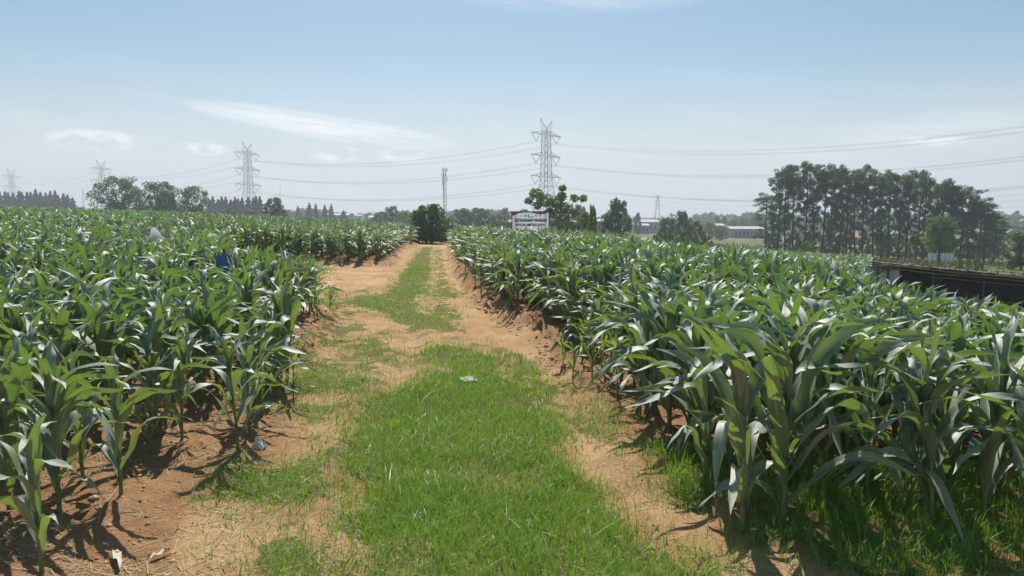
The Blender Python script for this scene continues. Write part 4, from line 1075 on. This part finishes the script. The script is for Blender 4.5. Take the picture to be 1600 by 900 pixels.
building(882, 902, 344, 352, 185, 'tile', 'wallpale', 'reddish-roofed house behind the clustered-leaf tree', 'house', .5, 9, 2)
building(932, 948, 343, 350, 200, 'zinc', 'wallpale', 'pale-roofed house left of the tall dense tree', 'house', .5, 9, 2)
building(1262, 1300, 362, 375, 210, 'tile', 'wallpale', 'reddish-roofed house seen through the eucalyptus trunks', 'house', .45, 9, 3)
building(1330, 1352, 366, 380, 190, 'tile', 'wallpale', 'orange-brown house seen between the eucalyptus trunks', 'house', .45, 9, 2)
building(1385, 1420, 362, 374, 200, 'zinc', 'wallpale', 'pale-roofed house behind the middle eucalyptus trunks', 'house', .45, 9, 3)
building(1572, 1612, 360, 368, 260, 'zinc', 'wallwhite', 'far white-roofed building at the right edge of the view', rise=.5)
def wall_white():
    Y = 92; xa, xb = PX(1452, Y), PX(1493, Y); z0 = gz(xa, Y); zt = PZ(396, Y) - z0; e = empty('white_enclosure', ((xa + xb) / 2, Y, z0)); W = xb - xa
    tag(e, 'small white panelled enclosure behind the green leafy tree', 'enclosure')
    for k in range(6):
        m = MB(); m.box((-W / 2 + W * (k + .5) / 6, .02 * (k % 2), zt / 2 - .1), (W / 6 - .05, .05, zt + .2)); m.build('panel', M['wallwhite'], e)
    for k in range(7):
        m = MB(); m.box((-W / 2 + W * k / 6, 0.01, zt / 2 - .05), (.07, .09, zt + .3)); m.build('post', M['wallpale'], e)
wall_white()

# ------------------------------------------------------------------ litter and cloths
M['plastic'] = mat_cloth('white_plastic', (.80, .77, .74), .4)
M['plastic2'] = mat_cloth('greyish_sack', (.88, .86, .85), .6)
M['blue'] = mat_plain('blue_tarp', (.05, .15, .36), .45, 0, .2, 4)
M['dryleaf'] = mat_plain('dry_leaf', (.46, .42, .32), .8, 0, .2, 30)
def crumple(name, c, d, mat, seed, n=9, amp=.3, label='', catg='litter', rz=0.0, arch=.5):
    """crumpled sheet: a wrinkled, folded patch with real thickness"""
    g2 = random.Random(seed); m = MB()
    for i in range(n):
        for j in range(n):
            u, v = i / (n - 1) - .5, j / (n - 1) - .5; q = 1 - .25 * abs(math.sin(5 * math.atan2(v, u) + seed)) * (abs(u) + abs(v))
            z = arch * (1 - 4 * u * u) * (1 - 4 * v * v) + amp * (g2.random() - .5)
            m.v.append((u * d[0] * q, v * d[1] * q, max(.0, z) * d[2]))
    for i in range(n - 1):
        for j in range(n - 1): a = i * n + j; m.f.append((a, a + 1, a + n + 1, a + n))
    o = m.build(name, M[mat], None, False, c); o.rotation_euler = (0, 0, rz)
    md = o.modifiers.new('thickness', 'SOLIDIFY'); md.thickness = .003
    return tag(o, label, catg)
X, Y = foot(733, 595); crumple('plastic_sheet', (X, Y, gz(X, Y) + .03), (.23, .30, .07), 'plastic', 1, label='flat silvery white plastic scrap lying on the grass of the track', catg='litter', rz=.3)
X, Y = foot(405, 707); crumple('crumpled_bag', (X, Y, gz(X, Y)), (.13, .13, .10), 'plastic', 5, n=8, amp=.7, label='small crumpled white bag on bare soil by the left field corner', arch=.9)
def fallen(px_, py_, L, rz, lab):
    X, Y = foot(px_, py_); rng = np.random.default_rng(int(px_)); V, Q, A = make_leaf(rng, np.array([0, 0, .015]), rz, .12, .3, L, .05, 8, 2, .012)
    V[:, 2] = np.maximum(V[:, 2], .006) ; tag(link('dry_leaf', mesh_np('dry_leaf', V, Q, [M['dryleaf']], A), None, (X, Y, gz(X, Y) + .01)), lab, 'dry leaf')
fallen(180, 862, .30, -1.0, 'long pale dry corn leaf on the soil right of the corner plant')
fallen(236, 872, .14, 1.0, 'short pale dry leaf on the soil, right of the longer one')
# white sack draped over a stick among the corn
Y = 21.0; X = PX(238, Y); z0 = gz(X, Y); e = empty('draped_sack', (X, Y, z0)); tag(e, 'greyish white sack draped over a stick above the left corn', 'sack')
m = MB(); m.bar((0, 0, -.1), (.0, 0, PZ(360, Y) - z0 - .03), .03, n=6); m.build('stick', M['bamboo'], e)
zt = PZ(357, Y) - z0; m = MB(); n = 9
for i in range(n):
    for j in range(n):
        a = 2 * math.pi * j / (n - 1); t = i / (n - 1); r_ = .02 + .23 * t ** .8 * (1 + .25 * math.sin(3 * a + 1)); m.v.append((.12 * t + math.cos(a) * r_, math.sin(a) * r_ * .7, zt - .36 * t ** 1.2 + .03 * math.sin(7 * a + i)))
for i in range(n - 1):
    for j in range(n - 1): a = i * n + j; m.f.append((a, a + 1, a + n + 1, a + n))
o = m.build('cloth', M['plastic2'], e, True)
# blue tarp bundle
Y = 12.6; X = PX(348, Y); z0 = gz(X, Y); e = empty('blue_tarp', (X, Y, z0)); tag(e, 'crumpled blue tarpaulin showing between the left corn plants', 'tarpaulin')
zt = PZ(399, Y) - z0; m = MB(); n = 13
for i in range(n):
    for j in range(8):
        t = j / 7; a = 2 * math.pi * i / (n - 1); r_ = (.13 - .04 * t) * (1 + .28 * math.sin(4 * a + 3 * t) + .14 * math.sin(9 * a - 7 * t)); m.v.append((math.cos(a) * r_ * 1.3, math.sin(a) * r_, max(0, zt) * t + .02 * math.sin(5 * a)))
for i in range(n - 1):
    for j in range(7): a = i * 8 + j; m.f.append((a, a + 8, a + 9, a + 1))
m.build('sheet', M['blue'], e, True); m = MB(); m.bar((0, 0, 0), (0, 0, zt + .12), .05, n=6); m.build('stick', M['bamboo'], e)

# ------------------------------------------------------------------ air
if HAZE > 0:
    m = MB(); m.box((0, 560, 40), (3200, 2000, 92)); o = m.build('haze', None); o['kind'] = 'stuff'
    tag(o, 'thin pale blue haze in the air over the whole plain', 'haze')
    mt = bpy.data.materials.new('haze'); mt.use_nodes = True; t = NT(mt.node_tree)
    v = t.n('ShaderNodeVolumePrincipled'); v.inputs['Color'].default_value = (.84, .91, 1.0, 1); v.inputs['Density'].default_value = HAZE; v.inputs['Anisotropy'].default_value = .2
    out = t.n('ShaderNodeOutputMaterial'); t.l(v.outputs[0], out.inputs['Volume']); o.data.materials.append(mt)
